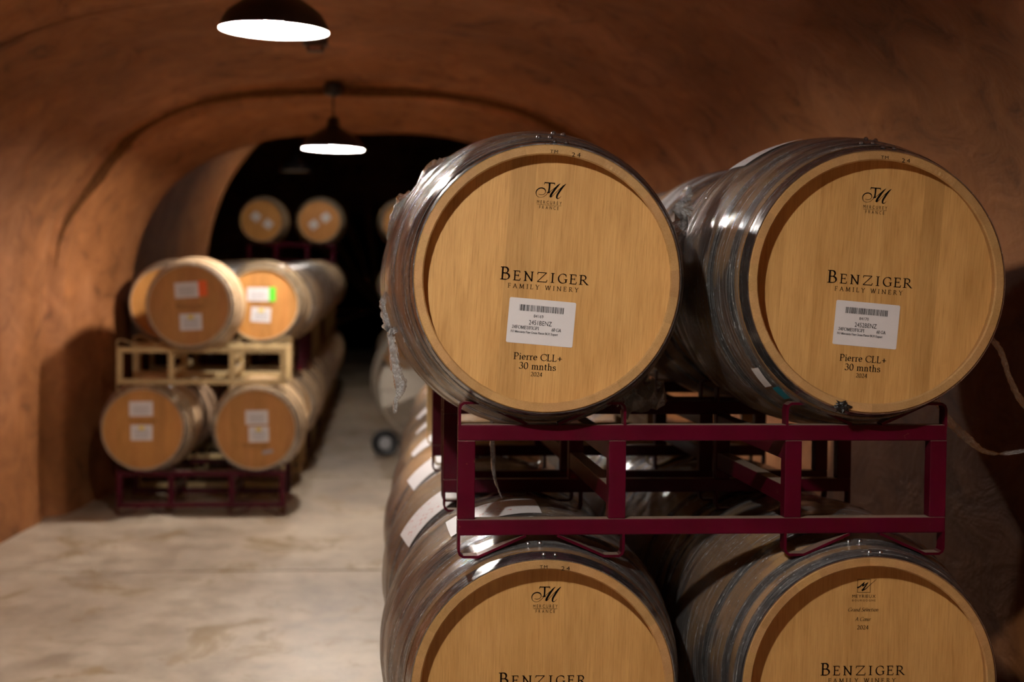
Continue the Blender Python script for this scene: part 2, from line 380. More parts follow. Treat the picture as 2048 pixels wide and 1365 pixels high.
# back face of the arch: joins the end of the first vault to the larger second one
ring = [rows1[-1], [a.lerp(b2, 0.5) for a, b2 in zip(rows1[-1], rows2[0])], rows2[0]]
grid_obj('wall_arch', ring, 0, nc - 1, M['rock'])
grid_obj('wall_far', rows2, 0, nc - 1, M['rock'])
keys3 = [(18, 0.1, 3.4, 4.6), (28, 0.1, 3.4, 4.6)]
rows3 = tunnel_grid(keys3, [18 + i * 0.5 for i in range(21)], 2.2, 0.05)
ring2 = [rows2[-1], [a.lerp(b2, 0.5) for a, b2 in zip(rows2[-1], rows3[0])], rows3[0]]
grid_obj('wall_arch_far', ring2, 0, nc - 1, M['rock'])
grid_obj('wall_end', rows3 + [[p * 0.0 + Vector((0.1, 28, 1.0)) for p in rows3[-1]]], 0, nc - 1, M['rock'])
tag(link('wall_back', MB().add([(-3, -7, -0.4), (3, -7, -0.4), (3, -7, 3.2), (-3, -7, 3.2)], [(0, 1, 2, 3)]).mesh('wall_back'), M['rock']), kind='structure')
# cold joints in the sprayed vault, one dark strip paints the step's shade, the other a crack
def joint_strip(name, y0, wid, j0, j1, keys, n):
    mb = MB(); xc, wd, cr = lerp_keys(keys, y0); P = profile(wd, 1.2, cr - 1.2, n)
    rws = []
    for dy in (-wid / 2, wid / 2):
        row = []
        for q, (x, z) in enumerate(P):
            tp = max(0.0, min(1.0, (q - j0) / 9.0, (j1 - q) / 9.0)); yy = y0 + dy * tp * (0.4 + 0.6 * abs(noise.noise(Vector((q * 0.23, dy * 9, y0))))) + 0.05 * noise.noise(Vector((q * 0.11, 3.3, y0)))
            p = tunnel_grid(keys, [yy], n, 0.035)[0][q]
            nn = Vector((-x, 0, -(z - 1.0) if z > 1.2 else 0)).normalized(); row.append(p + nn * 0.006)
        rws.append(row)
    grid_obj(name, rws, j0, j1, M['seamshade'])
M['seamshade'] = simple('dark_seam_shade', (0.12, 0.046, 0.015), 0.95, spec=0.05, var=0.35)
joint_strip('step_shade', 9.915, 0.075, 13, nc - 14, keys1, 2.5); joint_strip('trim_2', 6.75, 0.035, 14, 44, keys1, 2.5)
# floor: sub-base and cast slabs with open saw-cut joints between
mb = MB(); mb.add([(x, y, zf(y) - 0.012) for y in (-7, 12.06, 28.5) for x in (-4, 4)], [(0, 1, 3, 2), (2, 3, 5, 4)])
floor = tag(mb.build('floor', simple('joint_dirt', (0.10, 0.075, 0.05), 0.9)), kind='structure')
cuts = [-7, -0.4, 7.93, 12.06, 16.2, 28.5]
for a, b2 in zip(cuts, cuts[1:]):
    g = 0.013
    v = []
    for (y) in (a + g, b2 - g):
        for x in (-4, 4):
            v.append((x, y, zf(y) - 0.05)); v.append((x, y, zf(y)))
    mb = MB(); mb.add(v, [(1, 3, 7, 5), (0, 4, 6, 2), (0, 2, 3, 1), (4, 5, 7, 6), (0, 1, 5, 4), (2, 6, 7, 3)])
    mb.build('slab', M['floor'], floor)

# ------------------------------------------------------------------ lettering
def arc(cx, cy, rx, ry, a0, a1, n=14):
    return [(cx + rx * math.cos(math.radians(a0 + (a1 - a0) * i / n)), cy + ry * math.sin(math.radians(a0 + (a1 - a0) * i / n))) for i in range(n + 1)]
def bowl(x, y0, y1, xr):   # stem to the right round and back
    h = (y1 - y0) / 2; return [(x, y1), (x + (xr - x) * 0.45, y1)] + arc(x + (xr - x) * 0.45, y0 + h, (xr - x) * 0.55, h, 90, -90) + [(x, y0)]
S = 'S'   # marker for serif strokes
X = 0.64
GL = {
 'B': (.66, [[(.13, 0), (.13, 1)], bowl(.13, .52, 1, .50), bowl(.13, 0, .52, .60)], [[(0, 0), (.13, 0)], [(0, 1), (.13, 1)]]),
 'E': (.66, [[(.13, 0), (.13, 1)], [(.13, 1), (.54, 1)], [(.13, .53), (.44, .53)], [(.13, 0), (.57, 0)]], [[(0, 0), (.13, 0)], [(0, 1), (.13, 1)], [(.54, 1), (.54, .82)], [(.44, .62), (.44, .44)], [(.57, 0), (.61, .2)]]),
 'F': (.60, [[(.13, 0), (.13, 1)], [(.13, 1), (.54, 1)], [(.13, .50), (.44, .50)]], [[(0, 0), (.27, 0)], [(0, 1), (.13, 1)], [(.54, 1), (.54, .82)], [(.44, .60), (.44, .42)]]),
 'N': (.92, [[(.15, 0), (.15, 1)], [(.10, 1), (.78, 0)], [(.78, 0), (.78, 1)]], [[(.02, 0), (.28, 0)], [(0, 1), (.14, 1)], [(.65, 1), (.90, 1)]]),
 'Z': (.74, [[(.06, 1), (.64, 1)], [(.64, 1), (.05, 0)], [(.05, 0), (.66, 0)]], [[(.06, 1), (.04, .80)], [(.66, 0), (.70, .22)]]),
 'I': (.34, [[(.17, 0), (.17, 1)]], [[(.03, 0), (.31, 0)], [(.03, 1), (.31, 1)]]),
 'G': (.86, [arc(.46, .5, .42, .5, 48, 325, 26), [(.76, .42), (.76, .10)]], [[(.62, .42), (.88, .42)], [(.74, .87), (.76, .70)]]),
 'R': (.72, [[(.13, 0), (.13, 1)], bowl(.13, .49, 1, .52), [(.30, .49), (.66, .02)]], [[(0, 0), (.27, 0)], [(0, 1), (.13, 1)], [(.62, 0), (.76, 0)]]),
 'A': (.80, [[(.08, 0), (.40, 1)], [(.38, 1), (.72, 0)], [(.19, .36), (.59, .36)]], [[(0, 0), (.20, 0)], [(.60, 0), (.82, 0)]]),
 'M': (1.0, [[(.14, 0), (.18, 1)], [(.18, 1), (.49, .06)], [(.49, .06), (.80, 1)], [(.80, 1), (.86, 0)]], [[(.02, 0), (.26, 0)], [(.74, 0), (.98, 0)], [(.06, 1), (.18, 1)], [(.80, 1), (.92, 1)]]),
 'L': (.60, [[(.13, 0), (.13, 1)], [(.13, 0), (.52, 0)]], [[(0, 0), (.13, 0)], [(0, 1), (.27, 1)], [(.52, 0), (.56, .22)]]),
 'Y': (.74, [[(.08, 1), (.37, .48)], [(.37, .48), (.66, 1)], [(.37, 0), (.37, .48)]], [[(.24, 0), (.50, 0)], [(0, 1), (.18, 1)], [(.57, 1), (.75, 1)]]),
 'W': (1.14, [[(.10, 1), (.34, 0)], [(.34, 0), (.57, 1)], [(.57, 1), (.80, 0)], [(.80, 0), (1.04, 1)]], [[(0, 1), (.20, 1)], [(.48, 1), (.66, 1)], [(.94, 1), (1.14, 1)]]),
 'P': (.62, [[(.13, 0), (.13, 1)], bowl(.13, .46, 1, .56)], [[(0, 0), (.28, 0)], [(0, 1), (.13, 1)]]),
 'C': (.78, [arc(.46, .5, .42, .5, 46, 316, 26)], [[(.74, .86), (.75, .68)], [(.73, .14), (.76, .28)]]),
 'O': (.92, [arc(.46, .5, .41, .5, 0, 360, 34)], []),
 'U': (.82, [[(.15, 1), (.15, .32)] + arc(.41, .32, .26, .32, 180, 360, 14) + [(.67, 1)]], [[(.02, 1), (.28, 1)], [(.56, 1), (.78, 1)]]),
 'S': (.56, [arc(.28, .755, .21, .245, 30, 235, 12) + arc(.28, .26, .23, .26, 60, -150, 14)], [[(.46, .9), (.47, .74)], [(.07, .1), (.05, .28)]]),
 'T': (.70, [[(.35, 0), (.35, 1)], [(.04, 1), (.66, 1)]], [[(.22, 0), (.48, 0)], [(.04, 1), (.03, .80)], [(.66, 1), (.67, .80)]]),
 'i': (.30, [[(.15, 0), (.15, X)], [(.15, .86), (.15, .95)]], [[(.03, 0), (.27, 0)], [(.04, X - .02), (.15, X)]]),
 'e': (.50, [[(.07, .37), (.44, .37)] + arc(.25, .34, .20, .31, 10, 325, 20)], []),
 'r': (.40, [[(.13, 0), (.13, X)], arc(.30, .46, .17, .18, 170, 55, 8)], [[(.02, 0), (.27, 0)], [(.02, X - .02), (.13, X)]]),
 'm': (.92, [[(.13, 0), (.13, X)], [(.13, .46)] + arc(.29, .46, .16, .18, 160, 0, 9) + [(.45, 0)], [(.45, .46)] + arc(.61, .46, .16, .18, 160, 0, 9) + [(.77, 0)]], [[(.02, 0), (.25, 0)], [(.35, 0), (.56, 0)], [(.67, 0), (.90, 0)], [(.02, X - .02), (.13, X)]]),
 'n': (.60, [[(.13, 0), (.13, X)], [(.13, .46)] + arc(.29, .46, .16, .18, 160, 0, 9) + [(.45, 0)]], [[(.02, 0), (.25, 0)], [(.34, 0), (.57, 0)], [(.02, X - .02), (.13, X)]]),
 'h': (.60, [[(.13, 0), (.13, 1.04)], [(.13, .46)] + arc(.29, .46, .16, .18, 160, 0, 9) + [(.45, 0)]], [[(.02, 0), (.25, 0)], [(.34, 0), (.57, 0)], [(.02, 1.02), (.13, 1.04)]]),
 't': (.36, [[(.15, .84), (.15, .14)] + arc(.26, .14, .11, .13, 180, 300, 6), [(.03, X), (.32, X)]], []),
 's': (.42, [arc(.21, .49, .14, .15, 35, 235, 9) + arc(.21, .17, .16, .17, 60, -150, 10)], [[(.34, .6), (.35, .46)], [(.05, .05), (.04, .2)]]),
 'c': (.46, [arc(.26, .32, .20, .32, 45, 315, 16)], []),
 'u': (.60, [[(.13, X), (.13, .18)] + arc(.28, .18, .15, .18, 180, 350, 8), [(.45, 0), (.45, X)]], [[(.03, X), (.13, X)], [(.35, X), (.45, X)], [(.45, 0), (.56, 0)]]),
 'y': (.56, [[(.08, X), (.29, .02)], [(.47, X), (.24, -.14), (.12, -.26), (.03, -.24)]], [[(0, X), (.17, X)], [(.38, X), (.54, X)]]),
 'a': (.50, [[(.09, .56)] + arc(.22, .48, .14, .16, 130, 0, 8) + [(.36, .06), (.46, .02)], arc(.21, .18, .14, .17, 75, 345, 14)], []),
 'p': (.58, [[(.13, -.28), (.13, X)], arc(.28, .32, .20, .32, 150, -150, 18)], [[(.02, -.28), (.27, -.28)], [(.02, X - .02), (.13, X)]]),
 'o': (.54, [arc(.27, .32, .21, .32, 0, 360, 24)], []),
 'x': (.54, [[(.08, X), (.46, 0)], [(.44, X), (.08, 0)]], [[(0, X), (.18, X)], [(.36, X), (.52, X)], [(0, 0), (.18, 0)], [(.36, 0), (.54, 0)]]),
 'd': (.58, [[(.45, 0), (.45, 1.04)], arc(.27, .32, .20, .32, 30, 330, 18)], [[(.45, 0), (.56, 0)], [(.34, 1.02), (.45, 1.04)]]),
 'l': (.30, [[(.15, 0), (.15, 1.04)]], [[(.03, 0), (.27, 0)], [(.04, 1.02), (.15, 1.04)]]),
 '0': (.56, [arc(.28, .5, .22, .5, 0, 360, 28)], []),
 '1': (.44, [[(.22, 0), (.22, 1)], [(.22, 1), (.08, .88)]], [[(.08, 0), (.36, 0)]]),
 '2': (.56, [arc(.26, .72, .20, .28, 160, -30, 12) + [(.05, .03)], [(.05, .03), (.50, .03)]], [[(.50, .03), (.53, .2)]]),
 '3': (.54, [arc(.24, .76, .18, .24, 150, -90, 12), arc(.24, .27, .23, .27, 90, -155, 14)], []),
 '4': (.58, [[(.40, 0), (.40, 1)], [(.40, 1), (.03, .30)], [(.03, .30), (.54, .30)]], []),
 '6': (.56, [arc(.28, .30, .21, .30, 0, 360, 22), [(.08, .36), (.20, .74), (.46, 1.0)]], []),
 '+': (.66, [[(.33, .12), (.33, .72)], [(.05, .42), (.61, .42)]], []),
 ' ': (.32, [], []),
}
GL['é'] = (.50, GL['e'][1] + [[(.20, .76), (.36, .95)]], []); GL['œ'] = (.84, GL['o'][1] + [[(x + .40, y) for x, y in p] for p in GL['e'][1]], [])
def pen(mb, pts, thick, thin, nib, yy, fixed=None, ends=0.0):
    """ribbon whose width follows a broad nib held at angle nib"""
    k = len(pts); L_, R_ = [], []
    for i in range(k):
        a = Vector(pts[max(i - 1, 0)]); b2 = Vector(pts[min(i + 1, k - 1)]); d = b2 - a
        if d.length < 1e-9: d = Vector((1, 0))
        d.normalize(); an = math.atan2(d.y, d.x)
        wd = fixed[i] if isinstance(fixed, list) else fixed if fixed else thin + (thick - thin) * abs(math.sin(an - nib)) ** 1.5
        nn = Vector((-d.y, d.x)) * wd / 2; p = Vector(pts[i])
        if i == 0: p = p - d * ends * wd
        if i == k - 1: p = p + d * ends * wd
        L_.append(p + nn); R_.append(p - nn)
    b = len(mb.v)
    for a, c in zip(L_, R_): mb.v.append((a.x, yy, a.y)); mb.v.append((c.x, yy, c.y))
    for i in range(k - 1): mb.f.append((b + 2 * i, b + 2 * i + 1, b + 2 * i + 3, b + 2 * i + 2))
def twidth(s, track=0.0): return sum(GL[c][0] for c in s) + track * (len(s) - 1)
def serif_text(mb, s, cx, z, h, width=None, track=0.05, thick=.16, thin=.062, yy=0.0, slant=0.0, first=1.0, left=None, sans=False, rot=0.0):
    """writes s centred at cx on baseline z with cap height h; width fits the line"""
    tot = 0; xs = []
    for i, c in enumerate(s):
        k = first if i == 0 else 1.0
        xs.append(tot); tot += GL[c][0] * k + track
    tot -= track
    sx = h if width is None else width / tot
    x0 = (cx - tot * sx / 2) if left is None else left
    cr, sr = math.cos(rot), math.sin(rot)
    for i, c in enumerate(s):
        k = first if i == 0 else 1.0
        def T(p):
            x = (xs[i] + p[0] * k) * sx + slant * p[1] * h; y = p[1] * k * h
            dx = x0 + x - cx
            return (cx + dx * cr - y * sr, z + dx * sr + y * cr)
        for p in GL[c][1]: pen(mb, [T(q) for q in p], thick * h * min(k, 1.15), thin * h, math.radians(22), yy, ends=0.12)
        if not sans:
            for p in GL[c][2]: pen(mb, [T(q) for q in p], thin * h * 1.25, thin * h * 1.1, 0, yy, ends=0.3)
def sans_mesh(txt):
    cu = bpy.data.curves.new('t', 'FONT'); cu.body = txt; cu.size = 1; cu.resolution_u = 3
    o = bpy.data.objects.new('t', cu); COL.objects.link(o); bpy.context.view_layer.update()
    dg = bpy.context.evaluated_depsgraph_get(); me = bpy.data.meshes.new_from_object(o.evaluated_get(dg))
    v = [tuple(p.co) for p in me.vertices]; f = [tuple(p.vertices) for p in me.polygons]
    bpy.data.objects.remove(o); bpy.data.curves.remove(cu); bpy.data.meshes.remove(me); return v, f
def sans_text(mb, txt, cx, z, h, width, track=0.0, yy=0.0, place=None):
    """bundled sans letters fitted to cap height h and total width, letter by letter when tracked"""
    if track:
        parts = [(c, sans_mesh(c)) for c in txt if c != ' ']; x = 0; vs, fs = [], []
        for c in txt:
            if c == ' ': x += 0.5; continue
            v, f = parts.pop(0)[1]; mn = min(p[0] for p in v); mx = max(p[0] for p in v); b = len(vs)
            vs += [(p[0] - mn + x, p[1]) for p in v]; fs += [tuple(b + i for i in q) for q in f]; x += mx - mn + track
    else:
        v, f = sans_mesh(txt); vs = [(p[0], p[1]) for p in v]; fs = f
    mnx = min(p[0] for p in vs); mxx = max(p[0] for p in vs); mny = min(p[1] for p in vs); mxy = max(p[1] for p in vs)
    out = []
    for x, y in vs:
        q = (cx + ((x - mnx) / (mxx - mnx) - 0.5) * width, z + (y - mny) / (mxy - mny) * h)
        if place: q = place(q)
        out.append((q[0], yy, q[1]))
    mb.add(out, fs)

def tm_logo(mb, cx, cz, wd, yy):
    """swash T M monogram; drawn in a 1000 x 530 field"""
    k = wd / 1003.0
    def T(p): return (cx + (p[0] - 853) * k, cz - (p[1] - 550) * k)
    def st(pts, ws): pen(mb, [T(p) for p in pts], 1, 1, 0, yy, fixed=[w_ * k for w_ in ws])
    st([(625, 305), (975, 305)], [34, 34]); st([(640, 285), (625, 330), (605, 378)], [30, 22, 8]); st([(962, 285), (968, 330), (978, 372)], [24, 24, 8])
    st([(795, 310), (795, 450), (785, 600)], [62, 54, 50]); st([(715, 635), (785, 615), (835, 640)], [14, 56, 14])
    def spline(pts, ws, n=9):
        P, W = [], []
        for i in range(len(pts) - 1):
            p0, p1, p2, p3 = pts[max(i - 1, 0)], pts[i], pts[i + 1], pts[min(i + 2, len(pts) - 1)]
            for j in range(n):
                u = j / n
                P.append(tuple(0.5 * (2 * b2 + (c - a) * u + (2 * a - 5 * b2 + 4 * c - d) * u * u + (3 * b2 - a - 3 * c + d) * u ** 3) for a, b2, c, d in zip(p0, p1, p2, p3)))
                W.append(ws[i] + (ws[i + 1] - ws[i]) * u)
        P.append(pts[-1]); W.append(ws[-1]); st(P, W)
    spline([(450, 705), (530, 722), (620, 700), (672, 640), (672, 570), (620, 512), (530, 492), (440, 520), (375, 590), (358, 670), (390, 760), (470, 808), (560, 805), (650, 760), (760, 655), (900, 530), (1030, 410), (1160, 300)],
           [10, 16, 14, 16, 30, 42, 36, 34, 34, 28, 18, 12, 10, 12, 16, 16, 16, 14])
    spline([(1155, 300), (1060, 400), (950, 560), (870, 700), (850, 780)], [10, 56, 66, 72, 60])
    spline([(850, 780), (920, 730), (1010, 630), (1120, 510), (1240, 395), (1355, 295)], [40, 16, 14, 16, 22, 12])
    spline([(1352, 298), (1250, 400), (1150, 560), (1080, 690), (1068, 780), (1100, 805), (1160, 780), (1215, 715)], [10, 58, 62, 62, 50, 30, 14, 8])

def rot_place(cx, cz, a):
    c, s_ = math.cos(a), math.sin(a)
    return lambda p: (cx + p[0] * c - p[1] * s_, cz + p[0] * s_ + p[1] * c)

# ------------------------------------------------------------------ barrels
LEN = 0.87
class Spec:
    def __init__(s, rb, re, recess=0.036, thick=0.026): s.rb, s.re, s.recess, s.thick = rb, re, recess, thick
    def R(s, y): t_ = abs(y) / (LEN / 2); return s.rb - (s.rb - s.re) * t_ ** 2
NEW = Spec(0.345, 0.2845, 0.045, 0.0215); OLD = Spec(0.320, 0.262, 0.030, 0.013)
NST = 30
def stave_mesh(sp):
    mb = MB(); ys = [-LEN / 2, -LEN / 2 + 0.004] + [-LEN / 2 + 0.04 + (LEN - 0.08) * i / 8 for i in range(9)] + [LEN / 2 - 0.004, LEN / 2]
    hw = PI / NST - 0.00006
    ring = []
    for i, y in enumerate(ys):
        ro = sp.R(y); ri = ro - sp.thick
        if i in (0, len(ys) - 1): ro -= 0.002; ri += 0.004
        ring.append([(ro * math.sin(a), y, ro * math.cos(a)) for a in (-hw, -hw / 3, hw / 3, hw)] + [(ri * math.sin(a), y, ri * math.cos(a)) for a in (hw, 0, -hw)])
    for r in ring: mb.v += r
    n = 7
    for i in range(len(ys) - 1):
        for j in range(n):
            j2 = (j + 1) % n; mb.f.append((i * n + j, i * n + j2, (i + 1) * n + j2, (i + 1) * n + j))
    mb.f.append(tuple(range(n))); mb.f.append(tuple((len(ys) - 1) * n + j for j in range(n)))
    return mb.mesh('stave', True, 30)
def body_mesh(sp):
    mb = MB(); prof = []
    for i in range(15):
        y = -LEN / 2 + LEN * i / 14; prof.append((sp.R(y), y))
    inner = [(sp.R(y) - sp.thick + (0.004 if abs(y) > LEN / 2 - 0.001 else 0), y) for y in (LEN / 2, LEN / 2 - sp.recess - 0.02)]
    inner2 = [(sp.R(y) - sp.thick + (0.004 if abs(y) > LEN / 2 - 0.001 else 0), y) for y in (-LEN / 2 + sp.recess + 0.02, -LEN / 2)]
    mb.lathe(prof + inner, 48, 'y'); mb.lathe(inner2 + [prof[0]], 48, 'y')
    return mb.mesh('barrel_body', True, 40)
def head_r(sp): return sp.R(LEN / 2 - sp.recess) - sp.thick + 0.003
def board_mesh(sp, x0, x1, back=False):
    r = head_r(sp); g = 0.00003; x0 += g; x1 -= g; n = 10
    x0 = max(x0, -r + 1e-4); x1 = min(x1, r - 1e-4)
    y = -LEN / 2 + sp.recess
    top = [(x0 + (x1 - x0) * i / n, math.sqrt(max(0, r * r - (x0 + (x1 - x0) * i / n) ** 2))) for i in range(n + 1)]
    poly = top + [(x, -z) for x, z in reversed(top)]
    mb = MB(); k = len(poly); mb.v = [(x, y, z) for x, z in poly] + [(x, y + 0.02, z) for x, z in poly]
    mb.f = [tuple(range(k)), tuple(range(2 * k - 1, k - 1, -1))] + [(i, i + k, (i + 1) % k + k, (i + 1) % k) for i in range(k)]
    return mb.mesh('head_board')
def disc_mesh(sp, front):
    r = head_r(sp); y = (-LEN / 2 + sp.recess) if front else (LEN / 2 - sp.recess); n = 40
    y2 = y + (0.02 if front else -0.02)
    mb = MB(); mb.v = [(r * math.sin(2 * PI * i / n), yy, r * math.cos(2 * PI * i / n)) for yy in (y, y2) for i in range(n)]
    mb.f = [tuple(range(n)), tuple(range(2 * n - 1, n - 1, -1))] + [(i, (i + 1) % n, (i + 1) % n + n, i + n) for i in range(n)]
    return mb.mesh('head_disc')
def hoop_mesh(sp, ya, yb, n=72, th=0.0022):
    k = 3; mb = MB()
    pr = [(sp.R(ya + (yb - ya) * i / k) + th, ya + (yb - ya) * i / k) for i in range(k + 1)]
    pi_ = [(sp.R(ya + (yb - ya) * i / k) + 0.0003, ya + (yb - ya) * i / k) for i in range(k, -1, -1)]
    mb.lathe(pr + pi_, n, 'y', closed=True); return mb.mesh('hoop', True, 30)
def film_mesh(sp, y0, y1, seed, n=84, k=34):
    mb = MB(); uv = []
    for i in range(k + 1):
        y = y0 + (y1 - y0) * i / k
        for j in range(n + 1):
            a = 2 * PI * j / n
            q = Vector((math.sin(a) * 2.2, y * 26.0 + seed, math.cos(a) * 2.2))
            d = 0.0036 + 0.0010 * noise.noise(q) + 0.0009 * noise.noise(q * 2.3)
            e_ = min(i, k - i)
            if e_ == 0: d = 0.0032
            # film bridges between the hoops instead of following every step
            r = sp.R(y) + max(d, 0.0028)
            mb.v.append((r * math.sin(a), y, r * math.cos(a))); uv.append((a * 0.35, y))
    for i in range(k):
        for j in range(n):
            mb.f.append((i * (n + 1) + j, i * (n + 1) + j + 1, (i + 1) * (n + 1) + j + 1, (i + 1) * (n + 1) + j))
    me = bpy.data.meshes.new('plastic_wrap'); me.from_pydata(mb.v, [], mb.f)
    ul = me.uv_layers.new(name='UVMap')
    for lp in me.loops: ul.data[lp.index].uv = uv[lp.vertex_index]
    for p in me.polygons: p.use_smooth = True
    return me
def patch_mesh(sp, a0, a1, y0, y1, off=0.0012, n=14, name='paper_label', skew=0.0):
    """thin sheet lying on the bilge between two angles (0 = top, clockwise seen from the front)"""
    mb = MB(); uv = []; k = 5
    for i in range(k + 1):
        for j in range(n + 1):
            y = y0 + (y1 - y0) * i / k + skew * (j / n - 0.5); a = math.radians(a0 + (a1 - a0) * j / n); r = sp.R(y) + off
            mb.v.append((r * math.sin(a), y, r * math.cos(a))); uv.append((j / n, i / k))
    for i in range(k):
        for j in range(n): mb.f.append((i * (n + 1) + j, i * (n + 1) + j + 1, (i + 1) * (n + 1) + j + 1, (i + 1) * (n + 1) + j))
    me = bpy.data.meshes.new(name); me.from_pydata(mb.v, [], mb.f); ul = me.uv_layers.new(name='UVMap')
    for lp in me.loops: ul.data[lp.index].uv = uv[lp.vertex_index]
    for p in me.polygons: p.use_smooth = True
    return me
def rivet_mesh():
    mb = MB(); mb.lathe([(0.0001, 0.0066), (0.0030, 0.0058), (0.0052, 0.0034), (0.0058, 0.0)], 10, 'z'); return mb.mesh('rivet', True, 60)
HOOPS = [(-0.433, -0.396), (-0.372, -0.340), (-0.262, -0.228), (0.228, 0.262), (0.340, 0.372), (0.396, 0.433)]
ME = {}
for nm, sp in (('new', NEW), ('old', OLD)):
    ME[nm] = dict(stave=stave_mesh(sp), body=body_mesh(sp), front=disc_mesh(sp, True), back=disc_mesh(sp, False), hoops=[hoop_mesh(sp, *h) for h in HOOPS])
    ME[nm]['stave'].materials.append(M['stave' if nm == 'new' else 'oldstave']); ME[nm]['body'].materials.append(M['stave' if nm == 'new' else 'oldstave'])
    ME[nm]['front'].materials.append(M['head' if nm == 'new' else 'oldhead']); ME[nm]['back'].materials.append(M['head' if nm == 'new' else 'oldhead'])
    for h in ME[nm]['hoops']: h.materials.append(M['steel'])
CUTS = {'new': [-0.29, -0.186, -0.090, -0.036, 0.046, 0.122, 0.192, 0.29], 'new2': [-0.29, -0.20, -0.128, -0.050, 0.020, 0.105, 0.150, 0.215, 0.29],
        'old': [-0.28, -0.17, -0.085, -0.015, 0.065, 0.14, 0.19, 0.28]}
BOARDS = {}
for k_, c in CUTS.items():
    sp = OLD if k_ == 'old' else NEW; BOARDS[k_] = [board_mesh(sp, a, b2) for a, b2 in zip(c, c[1:])]
    for me in BOARDS[k_]: me.materials.append(M['oldhead' if k_ == 'old' else 'head'])
RIVET = rivet_mesh(); RIVET.materials.append(M['steel'])
FILMS = [film_mesh(NEW, -0.41, 0.43, 11.3), film_mesh(NEW, -0.395, 0.43, 47.9), film_mesh(NEW, -0.43, 0.43, 83.1)]
for f in FILMS: f.materials.append(M['film'])

def put(o, c, roll):          # a part of a barrel: its axis lies at height c above the barrel's base point
    o.location = (0, 0, c); o.rotation_euler = (0, roll, 0); return o
def tint(o, a, b2, warm=0.0):
    k = random.uniform(a, b2); o.color = (k, k * (1 - warm * random.random()), k * (1 - 1.6 * warm * random.random()), 1); return o
def make_barrel(kind, loc, roll, label, group, detail=2, rz=0.0, film=None, cuts=None, tints=None):
    """detail 2: every stave and head board; 1: head boards; 0: plain head"""
    sp = NEW if kind == 'new' else OLD; D = ME[kind]
    t_ = empty('wine_barrel', loc, rz, label, 'barrel', group); c = sp.rb
    if detail == 2:
        for k in range(NST):
            o = tint(put(link('stave', D['stave'], None, t_), c, roll + 2 * PI * (k + 0.35) / NST), 0.90, 1.08, 0.06)
    else:
        tint(put(link('barrel_body', D['body'], None, t_), c, roll), 0.85, 1.1, 0.08)
    if detail >= 1:
        ck = cuts or kind
        for i, me in enumerate(BOARDS[ck]):
            o = put(link('head_board', me, None, t_), c, roll)
            if tints: k = tints[i]; o.color = (k, k * (0.985 if k < 1 else 1), k * (0.96 if k < 1 else 1), 1)
            else: tint(o, 0.88, 1.08, 0.06)
    else:
        tint(put(link('head', D['front'], None, t_), c, roll), 0.9, 1.05, 0.05)
    put(link('rear_head', D['back'], None, t_), c, roll)
    for i, me in enumerate(D['hoops']):
        h = put(link('hoop', me, None, t_), c, roll)
        if detail == 2 and i < 3:
            ya, yb = HOOPS[i]; ym = (ya + yb) / 2; r = sp.R(ym) + 0.002
            for a in ((-0.8, 4.1), (-6.0, -1.2), (2.0, 6.0))[i]:
                q = link('rivet', RIVET, None, h); aa = math.radians(a); q.location = (r * math.sin(aa), ym, r * math.cos(aa)); q.rotation_euler = (0, aa, 0)
    if film is not None: put(link('plastic_wrap', FILMS[film], None, t_), c, roll)
    t_['_c'] = c
    return t_
def part(t_, mb_or_me, name, mat, roll, parent=None, smooth=False):
    me = mb_or_me.mesh(name, smooth) if isinstance(mb_or_me, MB) else mb_or_me
    o = link(name, me, mat, parent or t_)
    if parent is None: put(o, NEW.rb if t_['_c'] > 0.34 else OLD.rb, roll)
    return o
YH = -LEN / 2 + NEW.recess - 0.0006         # plane of the print on a head

def winery_print(t_, roll, cx=-0.004, base=-0.0062):
    mb = MB()
    for ch, x, k in (('B', 0, 1.32), ('E', 0.0276, 1), ('N', 0.0505, 1), ('Z', 0.0785, 1), ('I', 0.1083, 1), ('G', 0.1245, 1), ('E', 0.1495, 1), ('R', 0.1705, 1)):
        w_ = {'B': 0.0205, 'E': 0.0165, 'N': 0.0205, 'Z': 0.0235, 'I': 0.0085, 'G': 0.0195, 'R': 0.0195}[ch]
        serif_text(mb, ch, cx - 0.0937 + x + w_ / 2, base, 0.0198 * k, w_, yy=YH)
    serif_text(mb, 'FAMILY WINERY', cx, base - 0.0170, 0.0093, 0.153, track=0.42, thick=.15, thin=.06, yy=YH)
    part(t_, mb, 'winery_lettering', M['brownink'], roll)
def cooper_print(t_, roll, cx=-0.0035, z=0.191):
    mb = MB(); tm_logo(mb, cx + 0.0015, z, 0.064, YH)
    sans_text(mb, 'MERCUREY', cx, z - 0.0300, 0.0072, 0.0535, 0.42, YH); sans_text(mb, 'FRANCE', cx, z - 0.0410, 0.0072, 0.0420, 0.48, YH)
    mb.box(cx - 0.0265, cx + 0.0265, YH - 0.0001, YH + 0.0003, z - 0.0322, z - 0.0317)
    part(t_, mb, 'cooper_logo', M['ink'], roll)
    YC = -LEN / 2 - 0.0005; rc = NEW.re - 0.0135
    mb = MB(); sans_text(mb, 'TM', -0.006, rc - 0.0045, 0.0070, 0.0165, 0.2, YC); sans_text(mb, '24', 0.0415, rc - 0.0085, 0.0088, 0.0185, 0.25, YC)
    part(t_, mb, 'chime_stamp', M['ink'], roll)
def chime_emboss(t_, roll, txt):
    YC = -LEN / 2 - 0.0005; rc = NEW.re - 0.0135; mb = MB(); n = len(txt)
    for i, ch in enumerate(txt):
        a = math.radians(24 + 9.5 * i / (n - 1)); pl = rot_place(rc * math.sin(a), rc * math.cos(a), -a)
        sans_text(mb, ch, 0, -0.004, 0.008, 0.0048, 0, YC, place=pl)
    part(t_, mb, 'pressed_number', M['emboss'], roll)
